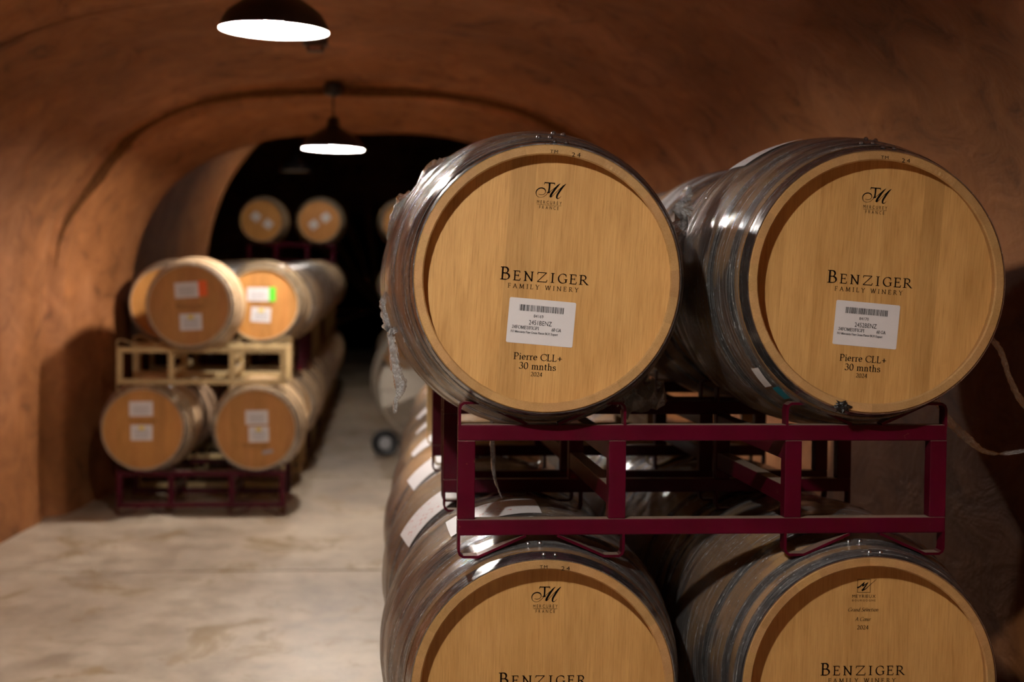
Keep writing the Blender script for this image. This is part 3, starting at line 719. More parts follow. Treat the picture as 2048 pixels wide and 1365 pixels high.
def age_print(t_, roll, cx=-0.0045):
    mb = MB(); serif_text(mb, 'Pierre CLL+', cx, -0.1757, 0.0140, 0.1055, track=0.06, yy=YH)
    serif_text(mb, '30 mnths', cx, -0.1957, 0.0140, 0.080, track=0.06, yy=YH); serif_text(mb, '2024', cx - 0.001, -0.2105, 0.0090, 0.0255, track=0.06, thick=.16, yy=YH)
    part(t_, mb, 'age_lettering', M['ink'], roll)
def rounded(mb, cx, cz, w_, h_, r, a, y0, y1):
    pts = []
    for sx, sz, s0 in ((1, 1, 0), (-1, 1, 90), (-1, -1, 180), (1, -1, 270)):
        for i in range(5):
            b2 = math.radians(s0 + 22.5 * i); pts.append((sx * (w_ / 2 - r) + r * math.cos(b2), sz * (h_ / 2 - r) + r * math.sin(b2)))
    pl = rot_place(cx, cz, a); pts = [pl(p) for p in pts]; k = len(pts)
    mb.add([(x, y0, z) for x, z in pts] + [(x, y1, z) for x, z in pts], [tuple(range(k)), tuple(range(2 * k - 1, k - 1, -1))] + [(i, i + k, (i + 1) % k + k, (i + 1) % k) for i in range(k)])
def inventory_sticker(t_, roll, num, code, cx=-0.0033, cz=-0.0935, a=-0.022):
    W_, H_ = 0.1445, 0.0973; mb = MB(); rounded(mb, cx, cz, W_, H_, 0.0035, a, YH - 0.0004, YH + 0.0005)
    st = part(t_, mb, 'inventory_sticker', M['paper'], roll); y = YH - 0.0008
    k = W_ / 960.0; pl = rot_place(cx, cz, a)
    def U(px, py): return ((px - 480) * k, (322 - py) * k)
    rnd = random.Random(num); mb = MB(); x = 150
    while x < 780:
        w_ = rnd.choice((4, 4, 7, 10)); 
        q = [pl(U(*p)) for p in ((x, 88), (x + w_, 88), (x + w_, 178), (x, 178))]
        mb.add([(p[0], y, p[1]) for p in q], [(0, 1, 2, 3)]); x += w_ + rnd.choice((4, 5, 7, 11))
    o = part(t_, mb, 'barcode', M['ink'], roll, st)
    mb = MB()
    def sf(txt, x0, x1, yb, h): 
        c = U((x0 + x1) / 2, yb); sans_text(mb, txt, c[0], c[1], h * k, (x1 - x0) * k, 0, y, place=pl)
    sf(num, 365, 505, 262, 44); sf(code, 305, 635, 368, 66)
    def se(txt, x0, x1, yb, h, th):
        c = U((x0 + x1) / 2, yb); m2 = MB(); serif_text(m2, txt, c[0], c[1], h * k, (x1 - x0) * k, track=0.05, thick=th, thin=0.08, yy=y)
        mb.add([(pl((v[0], v[2]))[0], y, pl((v[0], v[2]))[1]) for v in m2.v], m2.f)
    se('24FOMEUFIGPI', 66, 456, 436, 44, .17); se('60 GA', 640, 776, 436, 44, .17); se('FO Mercurey Fine Grain Pierre BGY Export', 56, 735, 494, 30, .20)
    part(t_, mb, 'sticker_print', M['ink'], roll, st)
def meyrieux_print(t_, roll, cx=-0.0055):
    mb = MB(); q = 0.0145; z = 0.2135
    for a, b2 in (((-q, -q), (q, -q)), ((q, -q), (q, q)), ((q, q), (-q, q)), ((-q, q), (-q, -q))):
        pen(mb, [(cx + a[0], z + a[1]), (cx + b2[0], z + b2[1])], 1, 1, 0, YH, fixed=0.0008, ends=0.5)
    def st(pts, ws): pen(mb, [(cx + x, z + y) for x, y in pts], 1, 1, 0, YH, fixed=ws)
    st([(-.0155, -.0045), (-.009, -.0015), (-.003, .0045), (.001, .0088)], [.0035, .0028, .0022, .0010])
    st([(.001, .0088), (-.0015, .0035), (-.0035, -.001)], [.0010, .0026, .0030]); st([(-.0035, -.001), (.003, .0035), (.0095, .0082)], [.0022, .0018, .0009])
    st([(.0095, .0082), (.004, .0005), (-.0005, -.006), (-.0045, -.0105)], [.0010, .0028, .0032, .0036]); st([(-.0045, -.0105), (.004, -.0068), (.012, .001), (.028, .0148)], [.0034, .0018, .0013, .0007])
    sans_text(mb, 'MEYRIEUX', cx + 0.0006, 0.1868, 0.0070, 0.0530, 0.16, YH); sans_text(mb, 'BOURGOGNE', cx + 0.0006, 0.1790, 0.0044, 0.0530, 0.34, YH)
    serif_text(mb, 'Grand Sélection', cx - 0.0005, 0.1565, 0.0082, 0.0690, track=0.02, thick=.15, thin=.045, yy=YH, slant=.24, sans=True)
    serif_text(mb, 'A Cœur', cx - 0.0005, 0.1355, 0.0082, 0.0350, track=0.02, thick=.15, thin=.045, yy=YH, slant=.24, sans=True)
    serif_text(mb, '2024', cx, 0.1165, 0.0088, 0.0262, track=0.08, thick=.16, yy=YH)
    part(t_, mb, 'cooper_logo', M['ink'], roll)

# ------------------------------------------------------------------ racks
RW, RD, BH = 1.093, 0.704, 0.0353
Z_LB, Z_UB, Z_TOP = 0.0506, 0.2573, 0.345     # lower beam, upper beam, strap top
CRW = 0.3687                                    # width of one cradle
def strap_mb(flip_x, flip_z):
    pts = [(0.0035, -0.004), (0.0035, 0.034), (0.006, 0.042), (0.013, 0.047), (0.046, 0.047), (0.150, 0.001)]
    th, wd = 0.0058, 0.034; mb = MB(); L_, R_ = [], []
    for i, p in enumerate(pts):
        a = Vector(pts[max(i - 1, 0)]); b2 = Vector(pts[min(i + 1, len(pts) - 1)]); d = (b2 - a).normalized(); nn = Vector((-d.y, d.x)) * th / 2
        L_.append(Vector(p) + nn); R_.append(Vector(p) - nn)
    sec = []
    for a, c in zip(L_, R_): sec.append([(a.x, 0, a.y), (a.x, wd, a.y), (c.x, wd, c.y), (c.x, 0, c.y)])
    for r in sec: mb.v += [(q[0] * (-1 if flip_x else 1), q[1], q[2] * (-1 if flip_z else 1)) for q in r]
    for i in range(len(sec) - 1):
        for j in range(4): mb.f.append((i * 4 + j, i * 4 + (j + 1) % 4, (i + 1) * 4 + (j + 1) % 4, (i + 1) * 4 + j))
    k = len(sec) - 1; mb.f += [(0, 1, 2, 3), (k * 4, k * 4 + 3, k * 4 + 2, k * 4 + 1)]
    return mb
RK = {}
def rack_meshes(key):
    mat = M[key]; d = {}
    d['beam'] = MB().box(0, RW, 0, BH, 0, BH, 0.0025).mesh('beam')
    d['post'] = MB().box(0, 0.038, 0, BH, 0, Z_UB - Z_LB - BH, 0.002).mesh('post')
    d['tube'] = MB().box(0, 0.034, 0, RD - 2 * BH, 0, 0.042, 0.002).mesh('fork_tube')
    for fx in (0, 1):
        for fz in (0, 1): d['s%d%d' % (fx, fz)] = strap_mb(fx, fz).mesh('cradle_strap')
    for me in d.values(): me.materials.append(mat)
    RK[key] = d
rack_meshes('red'); rack_meshes('tan')
def rack_parts():
    """(mesh key, part name, location) of every bar of a rack"""
    L_ = []
    for y in (0, RD - BH):
        L_ += [('beam', 'beam', (0, y, Z_LB)), ('beam', 'beam', (0, y, Z_UB))]
        for x in (0, CRW - 0.038, RW - CRW, RW - 0.038): L_.append(('post', 'post', (x, y, Z_LB + BH)))
        for x0 in (0, RW - CRW):
            for fz, z in ((0, Z_UB + BH), (1, Z_LB)):
                L_.append(('s0%d' % fz, 'cradle_strap', (x0, y, z))); L_.append(('s1%d' % fz, 'cradle_strap', (x0 + CRW, y, z)))
    for x in (CRW - 0.036, RW - CRW + 0.002):
        L_ += [('tube', 'fork_tube', (x, BH, Z_LB + BH + 0.028)), ('tube', 'fork_tube', (x, BH, Z_UB - 0.044))]
    return L_
RPARTS = rack_parts()
def make_rack(col, loc, label, group, rz=0.0):
    t_ = empty('barrel_rack', loc, rz, label, 'rack', group)
    for k, nm, p in RPARTS:
        o = link(nm, RK[col][k], None, t_); o.location = p
    return t_
FARR = {}
def make_far_rack(col, loc, label, group):
    if col not in FARR:
        mb = MB()
        for k, nm, p in RPARTS:
            me = RK[col][k]; mb.add([tuple(Vector(v.co) + Vector(p)) for v in me.vertices], [tuple(q.vertices) for q in me.polygons])
        FARR[col] = mb.mesh('barrel_rack'); FARR[col].materials.append(M[col])
    o = link('barrel_rack', FARR[col], None); o.location = loc; return tag(o, label, 'rack', group)

ORD = ['front', 'second', 'third', 'fourth', 'fifth', 'sixth', 'seventh', 'eighth', 'ninth', 'tenth', 'eleventh']
# ------------------------------------------------------------------ right-hand row
PR = 0.885; CZ = 0.609                      # tier pitch, barrel axis above the rack's feet
RY = [3.234 + 0.895 * i for i in range(8)]; RX = [0.184, 0.190, 0.205, 0.235, 0.275, 0.315, 0.355, 0.395]
GR = 'wrapped barrels of the right-hand row'; GRR = 'racks of the right-hand row'
for i, (y, x0) in enumerate(zip(RY, RX)):
    z = zf(y)
    col = 'red'
    make_rack(col, (x0, y, z), 'dark red floor rack of the right row, %s from the front' % ORD[i], GRR)
    if i < 3:
        c2 = 'red' if i < 2 else 'tan'
        lab = ['dark red steel rack between the two front tiers of wrapped barrels', 'dark red steel rack just behind the front rack of the right row',
               'tan steel rack behind the two red upper racks on the right', 'tan steel rack at the back of the right-hand upper tier'][i]
        make_rack(c2, (x0, y, z + PR), lab, GRR)
def rb(i, side, tier):        # base point of a barrel of the right row
    x = RX[i] + (0.1845 if side == 0 else 0.9035); y = RY[i] + RD / 2 + 0.014; return (x, y, zf(RY[i]) + tier * PR + CZ - NEW.rb)
ROLL_UP = math.radians(3.4)
b_ul = make_barrel('new', rb(0, 0, 1), ROLL_UP, 'new oak barrel in clear wrap with sticker 2451BENZ, on the red rack', GR, 2, film=0, cuts='new', tints=[1.05, 1.08, 0.86, 1.02, 0.98, 1.04, 1.08])
b_ur = make_barrel('new', rb(0, 1, 1), ROLL_UP, 'new oak barrel in clear wrap with sticker 2452BENZ, beside the dark right wall', GR, 2, film=1, cuts='new2', tints=[1.0, 1.03, 0.97, 1.0, 0.98, 0.86, 1.04, 0.97])
b_ll = make_barrel('new', rb(0, 0, 0), math.radians(0.6), 'wrapped oak barrel with swash monogram below the red rack, cut by the bottom edge', GR, 2, film=1, cuts='new', tints=[0.96, 1.0, 0.95, 0.98, 1.0, 1.02, 0.98])
b_lr = make_barrel('new', rb(0, 1, 0), math.radians(0.6), 'wrapped oak barrel marked MEYRIEUX BOURGOGNE below the red rack', GR, 2, film=2, cuts='new2', tints=[0.95, 0.99, 0.93, 0.97, 0.95, 1.0, 0.96, 0.98])
for t_, num, code, emb in ((b_ul, '84169', '2451BENZ', 'B12734'), (b_ur, '84170', '2452BENZ', 'B12742')):
    winery_print(t_, ROLL_UP); cooper_print(t_, ROLL_UP); age_print(t_, ROLL_UP); inventory_sticker(t_, ROLL_UP, num, code); chime_emboss(t_, ROLL_UP, emb)
winery_print(b_ll, math.radians(0.6), 0.001, 0.0035); cooper_print(b_ll, math.radians(0.6), 0.005, 0.202)
winery_print(b_lr, math.radians(0.6), -0.004, 0.0145); meyrieux_print(b_lr, math.radians(0.6))
# papers under the film
def paper(t_, a0, a1, y0, y1, mat, name, off=0.0020, skew=0.0):
    return part(t_, patch_mesh(NEW, a0, a1, y0, y1, off, name=name, skew=skew), name, M[mat], 0.0)
paper(b_ll, -33, 4, -0.155, 0.02, 'ship', 'shipping_label', 0.0062)
paper(b_ur, -38, -12, -0.10, 0.06, 'ship', 'shipping_label', 0.0062)
paper(b_ur, 222, 232, -0.358, -0.322, 'paper', 'paper_scrap', 0.0058, skew=-0.012); paper(b_ur, 213.5, 221, -0.372, -0.340, 'teal', 'tape_scrap', 0.0058, skew=-0.01)
mb = MB(); rn = random.Random(3)
bm = bmesh.new(); bmesh.ops.create_icosphere(bm, subdivisions=3, radius=1)
for v in bm.verts:
    k = 0.45 + 1.5 * abs(noise.noise(v.co * 4.1 + Vector((5.2, 1.1, 3.3)))); v.co = Vector((v.co.x * 0.0165 * k * (1.3 if abs(v.co.z) < 0.4 else 1), v.co.y * 0.010 * k, v.co.z * 0.0135 * k))
wax = bpy.data.meshes.new('wax_lump'); bm.to_mesh(wax); bm.free()
o = link('wax_lump', wax, M['wax'], b_ur); o.location = (1.013 - rb(0, 1, 1)[0], 3.158 - rb(0, 1, 1)[1], 1.224 - rb(0, 1, 1)[2])
rn = random.Random(5)
for i in range(len(RY)):
    for tier in ((0, 1) if i < 3 else (0,)):
        for side in (0, 1):
            if i == 0: continue
            where = 'aisle-side' if side == 0 else 'wall-side'
            lab = '%s wrapped barrel, %s tier of the right row, %s from the front' % (where, 'upper' if tier else 'lower', ORD[i])
            p = rb(i, side, tier); p = (p[0] + rn.uniform(-0.006, 0.01), p[1], p[2])
            t_ = make_barrel('new', p, rn.uniform(-0.1, 0.1), lab, GR, 0, film=rn.choice((0, 1, 2)))
            if tier == 0 and side == 0:
                paper(t_, -62 if i == 1 else -53, -26, -0.345, -0.205, 'ship' if i == 1 else 'paper', 'shipping_label', 0.0062)
            if tier == 1 and i == 1: paper(t_, -50, 5, -0.20, -0.04, 'paper', 'shipping_label')

# loose ends of film
def ribbon(pts, ws, seed, mat, name, parent, n=6, crumple=0.5, sub=10, side=None):
    """crumpled strip of film through world points, given to its barrel"""
    P, W = [], []
    V = [Vector(p) for p in pts]
    for i in range(len(V) - 1):
        p0, p1, p2, p3 = V[max(i - 1, 0)], V[i], V[i + 1], V[min(i + 2, len(V) - 1)]
        for j in range(sub):
            u = j / sub
            P.append(0.5 * (2 * p1 + (p2 - p0) * u + (2 * p0 - 5 * p1 + 4 * p2 - p3) * u * u + (3 * p1 - p0 - 3 * p2 + p3) * u ** 3)); W.append(ws[i] + (ws[i + 1] - ws[i]) * u)
    P.append(V[-1]); W.append(ws[-1]); mb = MB(); uv = []
    for i, p in enumerate(P):
        t_ = (P[min(i + 1, len(P) - 1)] - P[max(i - 1, 0)]).normalized()
        tw = noise.noise(Vector((i * 0.09, seed, 0))) * 1.6
        ax = Vector(side) if side else Vector((1, 0, 0))
        a = (ax - t_ * ax.dot(t_)).normalized(); c = t_.cross(a)
        a2 = a * math.cos(tw) + c * math.sin(tw); c2 = c * math.cos(tw) - a * math.sin(tw)
        for j in range(n + 1):
            s_ = j / n - 0.5
            zig = (0.5 if j % 2 else -0.5) * crumple * W[i] + noise.noise(Vector((i * 0.35, j * 0.8, seed))) * W[i] * crumple * 0.8
            ed = 1 + 0.35 * noise.noise(Vector((i * 0.6, (j > n / 2) * 9.0, seed + 5)))
            mb.v.append(tuple(p + a2 * s_ * W[i] * ed + c2 * zig)); uv.append((i * 0.02, j * 0.03))
    k = n + 1
    for i in range(len(P) - 1):
        for j in range(n): mb.f.append((i * k + j, i * k + j + 1, (i + 1) * k + j + 1, (i + 1) * k + j))
    me = bpy.data.meshes.new(name); me.from_pydata(mb.v, [], mb.f); ul = me.uv_layers.new(name='UVMap')
    for lp in me.loops: ul.data[lp.index].uv = uv[lp.vertex_index]
    o = link(name, me, M[mat], parent)
    o.matrix_parent_inverse = Matrix.Translation(-Vector(parent.location)); return o
ribbon([(0.045, 3.50, 1.485), (0.022, 3.45, 1.445), (0.027, 3.44, 1.405), (0.038, 3.44, 1.375)], [0.010, 0.015, 0.018, 0.012], 1.0, 'filmtail', 'wrap_tail', b_ul, crumple=0.3)
ribbon([(0.036, 3.44, 1.378), (0.042, 3.44, 1.345), (0.052, 3.44, 1.29), (0.062, 3.445, 1.245), (0.053, 3.45, 1.212), (0.050, 3.45, 1.182)], [0.014, 0.021, 0.024, 0.028, 0.013, 0.009], 2.7, 'filmtail', 'wrap_tail', b_ul, crumple=0.3)
ribbon([(0.022, 3.43, 1.388), (0.038, 3.43, 1.374), (0.055, 3.42, 1.380), (0.068, 3.38, 1.395), (0.074, 3.36, 1.430)], [0.010, 0.018, 0.012, 0.016, 0.008], 4.4, 'filmtail', 'wrap_knot', b_ul, crumple=0.8)
ribbon([(0.070, 3.37, 1.392), (0.072, 3.36, 1.372), (0.070, 3.36, 1.350)], [0.012, 0.010, 0.004], 6.4, 'filmtail', 'wrap_knot', b_ul, crumple=0.8)
c_ul = Vector(rb(0, 0, 1)) + Vector((0, 0, NEW.rb))
def on_barrel(c, a, y, off): r = NEW.R(y) + off; a = math.radians(a); return (c.x + r * math.sin(a), c.y + y, c.z + r * math.cos(a))
ribbon([on_barrel(c_ul, a, y, o_) for a, y, o_ in ((-36, -0.14, 0.002), (-40, -0.10, 0.008), (-45, -0.08, 0.007), (-50, -0.05, 0.002))], [0.010, 0.022, 0.018, 0.008], 8.1, 'filmclear', 'wrap_crease', b_ul, crumple=0.7)
ribbon([on_barrel(c_ul, a, y, o_) for a, y, o_ in ((-54, -0.02, 0.002), (-59, 0.0, 0.009), (-66, 0.0, 0.007), (-75, 0.0, 0.002))], [0.010, 0.024, 0.020, 0.008], 9.3, 'filmclear', 'wrap_crease', b_ul, crumple=0.7)
ribbon([on_barrel(c_ul, a, y, 0.006) for a, y in ((118, 0.05), (128, 0.04), (138, 0.02))] + [(0.640, 3.52, 1.225), (0.612, 3.52, 1.190)], [0.03, 0.07, 0.10, 0.12, 0.03], 12.0, 'filmclear', 'wrap_bag', b_ul, n=10, crumple=0.35)
ribbon([(0.640, 3.52, 1.225), (0.606, 3.52, 1.195), (0.594, 3.50, 1.165)], [0.05, 0.03, 0.012], 13.0, 'filmclear', 'wrap_bag', b_ul, crumple=0.6)
ribbon([(0.285, 3.60, 1.165), (0.288, 3.60, 1.10), (0.290, 3.60, 1.06), (0.293, 3.60, 1.02), (0.304, 3.60, 0.985), (0.313, 3.60, 0.962)], [0.010, 0.013, 0.012, 0.009, 0.004, 0.003], 15.0, 'filmtail', 'wrap_strand', b_ul)
ribbon([(0.752, 3.55, 1.722), (0.742, 3.54, 1.690), (0.732, 3.53, 1.650), (0.722, 3.51, 1.600), (0.722, 3.48, 1.560)], [0.012, 0.028, 0.036, 0.030, 0.012], 17.0, 'filmtail', 'wrap_tuft', b_ur, crumple=0.8)
ribbon([(1.425, 3.47, 1.40), (1.453, 3.44, 1.372), (1.478, 3.42, 1.333), (1.500, 3.42, 1.272), (1.535, 3.42, 1.212), (1.60, 3.43, 1.16)], [0.010, 0.014, 0.015, 0.014, 0.018, 0.012], 19.0, 'filmtail', 'wrap_tail', b_ur, crumple=0.15)
ribbon([(1.335, 3.50, 1.235), (1.374, 3.46, 1.163), (1.418, 3.45, 1.120), (1.470, 3.45, 1.090), (1.565, 3.45, 1.097), (1.66, 3.47, 1.12)], [0.012, 0.022, 0.020, 0.010, 0.010, 0.010], 21.0, 'filmtail', 'wrap_tail', b_ur, crumple=0.15)

# ------------------------------------------------------------------ left-hand row
PL = 0.810; CZL = 0.577
LY = [9.95] + [11.0 + 0.9 * i for i in range(10)]
def lx(y): return -1.665 + 0.009 * (y - 9.95) - (0.05 if 10.5 < y < 11.5 else 0)
GLB = 'barrels of the left-hand row'; GLR = 'racks of the left-hand row'
YO = -LEN / 2 + OLD.recess - 0.0006
def tagpair(t_, roll, spots, extra=None):
    for (cx, cz, w_, h_, a, kind) in spots:
        mb = MB(); rounded(mb, cx, cz, w_, h_, 0.002, a, YO - 0.0006, YO + 0.0005); st = part(t_, mb, 'paper_label', M['paper'], roll)
        pl = rot_place(cx, cz, a); mb = MB()
        for j in range(4):
            zz = h_ * (0.22 - 0.15 * j) - h_ * 0.1; wj = w_ * (0.36 - 0.05 * (j % 2))
            q = [pl(p) for p in ((-wj, zz), (wj, zz), (wj, zz + h_ * 0.05), (-wj, zz + h_ * 0.05))]; mb.add([(p[0], YO - 0.0010, p[1]) for p in q], [(0, 1, 2, 3)])
        part(t_, mb, 'label_print', M['greyink'], roll, st)
        if kind == 'yellow':
            mb = MB(); rounded(mb, *pl((0, h_ * 0.30)), w_ * 0.26, h_ * 0.24, 0.003, a, YO - 0.0011, YO); part(t_, mb, 'label_emblem', M['yellow'], roll, st)
    for (cx, cz, w_, h_, a, mt_) in (extra or []):
        mb = MB(); rounded(mb, cx, cz, w_, h_, 0.001, a, YO - 0.0010, YO + 0.0005); part(t_, mb, 'colour_tag', M[mt_], roll)
def old_print(t_, roll, z=0.0):
    mb = MB(); serif_text(mb, 'BENZIGER', 0, z, 0.018, 0.17, track=0.2, yy=YO); serif_text(mb, 'FAMILY WINERY', 0, z - 0.016, 0.008, 0.14, track=0.4, yy=YO); part(t_, mb, 'winery_lettering', M['brownink'], roll)
for i, y in enumerate(LY):
    x0 = lx(y); z = zf(y)
    near = i < 3
    mk = make_rack if near else make_far_rack
    mk('red' if i in (0, 3, 5) else 'tan', (x0, y, z), ('dark red' if i in (0, 3, 5) else 'tan') + ' rack on the floor in the left row, %s from the front' % ORD[i], GLR)
    c2 = 'red' if i in (2, 3, 6) else 'tan'
    mk(c2, (x0, y, z + PL), ('dark red' if c2 == 'red' else 'tan') + ' raised rack in the left row, %s from the front' % ORD[i], GLR)
    for tier in (0, 1):
        if i == 0 and tier == 1: continue
        for side in (0, 1):
            p = (x0 + (0.1845 + (0.055 if i == 1 else 0) if side == 0 else 0.9035) + rn.uniform(-0.008, 0.008), y + RD / 2 + (0.0 if i else -0.03), z + tier * PL + CZL - OLD.rb)
            where = 'wall-side' if side == 0 else 'aisle-side'
            lab = '%s old barrel, %s tier of the left row, %s from the front' % (where, 'upper' if tier else 'lower', ORD[i])
            if (i, tier, side) == (0, 0, 0): lab = 'weathered oak barrel with two separate white labels, lower left of the left stack'
            if (i, tier, side) == (0, 0, 1): lab = 'weathered oak barrel with two touching white labels, lower right of the left stack'
            if (i, tier, side) == (1, 1, 1): lab = 'bright-lit oak barrel with a green tag beside its white label'
            if (i, tier, side) == (1, 1, 0): lab = 'oak barrel half hidden at the left behind the orange-tagged barrel'
            t_ = make_barrel('old', p, 0.0, lab, GLB, 1 if i < 2 else 0)
            if (i, tier, side) == (0, 0, 0):
                tagpair(t_, 0, [(-0.015, 0.130, 0.150, 0.096, 0.02, ''), (-0.012, -0.025, 0.138, 0.100, 0.0, 'yellow')]); old_print(t_, 0, 0.045)
            if (i, tier, side) == (0, 0, 1):
                tagpair(t_, 0, [(0.005, 0.075, 0.145, 0.092, 0.02, ''), (0.018, -0.035, 0.130, 0.102, 0.03, 'yellow')]); old_print(t_, 0, -0.115)
                mb = MB(); rounded(mb, 0.075, -0.150, 0.07, 0.022, 0.008, 0.2, YO - 0.0008, YO); part(t_, mb, 'chalk_mark', M['chalk'], 0)
            if (i, tier, side) == (1, 1, 1):
                tagpair(t_, 0, [(-0.030, 0.068, 0.155, 0.098, 0.0, ''), (-0.010, -0.080, 0.140, 0.105, -0.06, 'yellow')], [(0.072, 0.069, 0.045, 0.100, 0.0, 'green')]); old_print(t_, 0, 0.0)
# a single barrel sits between the cradles of the front upper rack
y = LY[0]; z = zf(y)
t_ = make_barrel('old', (lx(y) + RW / 2 - 0.06, y + RD / 2 - 0.10, z + PL + CZL - OLD.rb - 0.008), 0.02, 'weathered oak barrel with an orange tag, alone on the front tan rack', GLB, 1)
tagpair(t_, 0.02, [(-0.020, 0.100, 0.150, 0.098, 0.09, ''), (0.012, -0.105, 0.140, 0.105, 0.06, 'yellow')], [(0.082, 0.114, 0.056, 0.102, 0.09, 'orange')]); old_print(t_, 0.02, -0.012)
# third tier far back on the left, and the far stack of the right row
y = LY[10] + 0.1; x0 = lx(LY[10]); zt = zf(y - 0.1) + 2 * PL + 0.05
make_far_rack('red', (x0, y - 0.1, zt - 0.05), 'dark red rack carrying the two far barrels of the third tier on the left', GLR)
for side, aa in ((0, -0.70), (1, 0.70)):
    t_ = make_barrel('old', (x0 + (0.1845, 0.9035)[side], y + RD / 2 - 0.1, zt - 0.05 + CZL - OLD.rb), 0, ['far barrel on the third tier with two pale labels sloping down to the right', 'far barrel on the third tier with two pale labels sloping up to the right'][side], GLB, 0)
    s_ = -1 if side == 0 else 1
    tagpair(t_, 0, [(-0.075, -0.045 * s_, 0.10, 0.075 + 0.02, aa, ''), (0.075, 0.045 * s_, 0.10, 0.075 + 0.02, aa, '')])
y = 19.1; x0 = 0.185
for tier in (0, 1, 2):
    make_far_rack('red', (x0, y, zf(y) + tier * PL), 'dark red rack under the %s tier of the far stack on the right' % ['lowest', 'middle', 'top'][tier], GRR)
    for side in (0, 1):
        make_barrel('old', (x0 + (0.1845, 0.9035)[side], y + RD / 2, zf(y) + tier * PL + CZL - OLD.rb), 0, '%s weathered barrel on the %s tier of the far stack on the right' % (['aisle-side', 'wall-side'][side], ['lowest', 'middle', 'top'][tier]), 'barrels of the far right stack', 0)

# ------------------------------------------------------------------ lamps
def make_lamp(x, y, z, tilt, lit, label, ceil, bulb='bulb'):
    t_ = empty('pendant_lamp', (x, y, ceil), 0, label, 'lamp', 'pendant lamps along the vault'); d = z - ceil
    def at(o): o.location = (0, 0, d); o.rotation_euler = (0, math.radians(tilt), 0); return o
    prof = [(0.200, 0.0), (0.1995, 0.004), (0.188, 0.035), (0.172, 0.062), (0.130, 0.094), (0.085, 0.122), (0.052, 0.140), (0.045, 0.150), (0.040, 0.190), (0.026, 0.212), (0.012, 0.216)]
    sh = at(MB().lathe(prof, 56).build('shade', M['lampblack'], t_, True, 50))
    inn = [(0.1985, 0.0012), (0.186, 0.034), (0.170, 0.060), (0.128, 0.091), (0.083, 0.119), (0.050, 0.136), (0.001, 0.138)]
    at(MB().lathe(inn, 56).build('shade_lining', M['enamel'], t_, True, 60))
    mb = MB(); mb.lathe([(0.0005, -0.038), (0.018, -0.034), (0.031, -0.022), (0.037, -0.004), (0.035, 0.012), (0.026, 0.030), (0.016, 0.050), (0.0145, 0.092)], 20)
    me = mb.mesh('bulb', True, 60); o = link('bulb', me, M[bulb if lit else 'deadbulb'], t_); at(o); o.location.z += 0.040
    at(MB().lathe([(0.0155, 0.112), (0.019, 0.118), (0.019, 0.138)], 16).build('socket', M['lampblack'], t_, True, 40))
    MB().tube([(0, 0, d + 0.212), (0, 0, -0.012)], 0.006, 10).build('rod', M['lampblack'], t_, True)
    MB().lathe([(0.001, -0.032), (0.020, -0.030), (0.052, -0.018), (0.060, -0.004), (0.060, 0.05)], 28).build('ceiling_canopy', M['lampblack'], t_, True, 50)
    return t_
CE = [2.78, 2.765, 2.72]
LL_ = ['white-lit pendant lamp with black shade overhead beside the front barrels',
       'large bright pendant lamp with black shade at the top of the picture', 'smaller bright pendant lamp hanging from its rod before the dark arch']
for i, ((x, y, z, tl), lb, ce) in enumerate(zip(LAMPS, LL_, CE)): make_lamp(x, y, z, tl, True, lb, ce, 'bulb%d' % i)
make_lamp(-0.30, 17.4, 3.27, 0, True, 'dim unseen lamp added high behind the arch to light the far barrels', 3.74, 'fillbulb')  # added lamp, kept out of view, brightens the far third-tier heads
make_lamp(-1.0, 19.4, 2.90, 0, False, 'unlit pendant lamp in the dark chamber beyond the arch', 4.42)

# ------------------------------------------------------------------ small fittings
t_ = empty('ceiling_alarm', (-0.312, 8.0, 2.755), 0, 'small brown alarm box fixed to the vault below the large lamp', 'alarm')
MB().box(-0.065, 0.065, -0.05, 0.05, -0.03, 0.02, 0.006).build('base', M['box'], t_); MB().box(-0.045, 0.045, -0.04, 0.04, -0.062, -0.03, 0.006).build('housing', M['box'], t_)
MB().box(-0.032, 0.032, -0.044, -0.039, -0.055, -0.036, 0.001).build('lens', M['lens'], t_)
t_ = empty('utility_box', (-2.12, 13.2, 0.77), PI / 2 - 0.05, 'small blue-grey utility box on the far left wall behind the tan rack', 'utility box')
MB().box(-0.06, 0.06, -0.06, 0.06, -0.09, 0.09, 0.012).build('housing', M['jug'], t_); MB().box(-0.05, 0.05, -0.07, -0.06, -0.075, 0.075, 0.006).build('cover', M['jug'], t_)
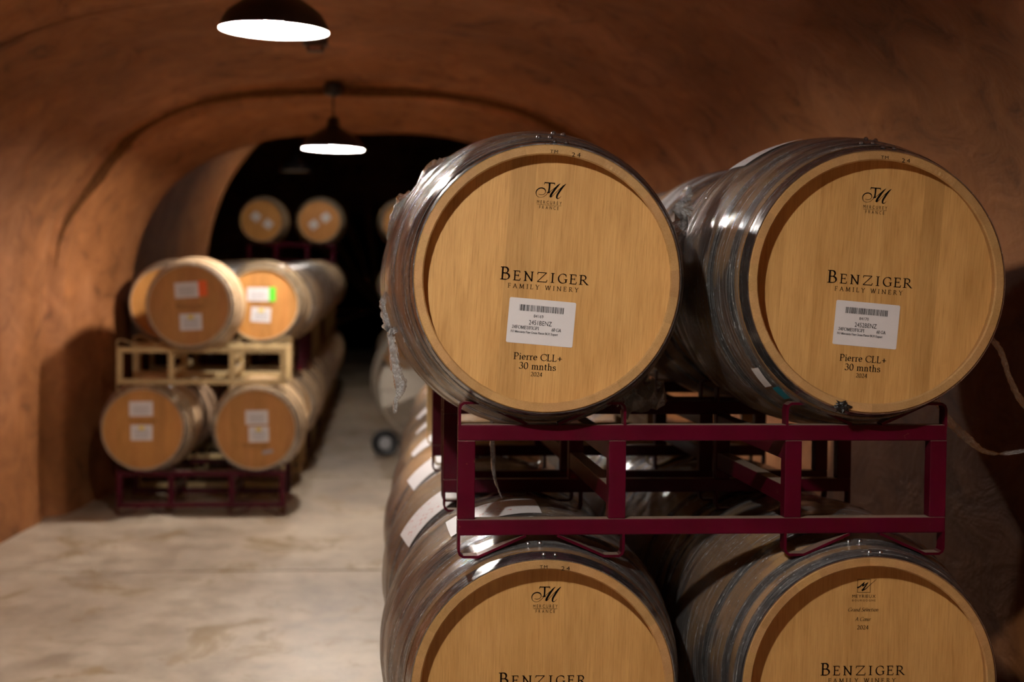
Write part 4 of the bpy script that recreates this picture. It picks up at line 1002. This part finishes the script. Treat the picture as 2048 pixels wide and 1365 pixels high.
# drum fan on wheels
fy = 13.4; t_ = empty('drum_fan', (0.55, fy, zf(fy)), 0.12, 'round cream drum fan on black wheels behind the right row', 'fan')
R_ = 0.54; cz = 0.665; D_ = 0.34
o = MB().lathe([(R_, -D_ / 2), (R_ + 0.012, -D_ / 2 + 0.01), (R_, -D_ / 2 + 0.03), (R_, D_ / 2 - 0.03), (R_ + 0.012, D_ / 2 - 0.01), (R_, D_ / 2), (R_ - 0.008, D_ / 2 - 0.01), (R_ - 0.008, -D_ / 2 + 0.01)], 64, 'y', closed=True).build('drum', M['fan'], t_, True, 50); o.location = (0, 0, cz)
for s_ in (-1, 1):
    mb = MB()
    for k in range(1, 12):
        r = R_ * k / 12; mb.tube([(r * math.sin(2 * PI * j / 40), s_ * (D_ / 2 - 0.004), r * math.cos(2 * PI * j / 40)) for j in range(41)], 0.0025, 5, False)
    for k in range(12):
        a = 2 * PI * k / 12; mb.tube([(0.05 * math.sin(a), s_ * (D_ / 2 + 0.004), 0.05 * math.cos(a)), (R_ * math.sin(a), s_ * (D_ / 2 + 0.002), R_ * math.cos(a))], 0.003, 5)
    o = mb.build('guard', M['fan'], t_); o.location = (0, 0, cz)
o = MB().lathe([(0.001, -0.13), (0.08, -0.12), (0.09, -0.05), (0.09, 0.10), (0.001, 0.11)], 24, 'y').build('motor', M['grey'], t_, True, 40); o.location = (0, 0, cz)
for k in range(3):
    mb = MB(); v = []
    for j in range(7):
        r = 0.08 + 0.42 * j / 6; wd = 0.09 + 0.10 * j / 6; tw = 0.6 - 0.3 * j / 6
        v += [(-wd, -wd * tw * 0.6, r), (wd, wd * tw * 0.6, r), (wd, wd * tw * 0.6 + 0.003, r), (-wd, -wd * tw * 0.6 + 0.003, r)]
    mb.v = v
    for j in range(6):
        for q in range(4): mb.f.append((j * 4 + q, j * 4 + (q + 1) % 4, (j + 1) * 4 + (q + 1) % 4, (j + 1) * 4 + q))
    mb.f += [(0, 1, 2, 3), (24, 27, 26, 25)]
    o = mb.build('blade', M['fan'], t_, True); o.location = (0, 0, cz); o.rotation_euler = (0, 2 * PI * k / 3 + 0.4, 0)
for s_ in (-1, 1):
    o = MB().lathe([(0.001, -0.03), (0.062, -0.028), (0.064, -0.02), (0.100, -0.032), (0.118, -0.022), (0.120, 0.0), (0.118, 0.022), (0.100, 0.032), (0.064, 0.02), (0.062, 0.028), (0.001, 0.03)], 28, 'y').build('wheel', M['black'], t_, True, 40)
    o.location = (s_ * 0.46, -0.12, 0.12)
    h = MB().lathe([(0.001, -0.036), (0.05, -0.034), (0.058, -0.026)], 20, 'y').build('wheel_hub', M['grey'], o, True, 40)
    MB().box(s_ * 0.40 - 0.015, s_ * 0.40 + 0.015, -0.16, 0.17, 0.10, 0.14, 0.004).build('base_rail', M['black'], t_)
    MB().tube([(s_ * 0.40, 0.15, 0.12), (s_ * 0.40, 0.15, 0.015)], 0.014, 8).build('foot', M['black'], t_)
MB().tube([(-0.46, -0.12, 0.12), (0.46, -0.12, 0.12)], 0.012, 8).build('axle', M['black'], t_)
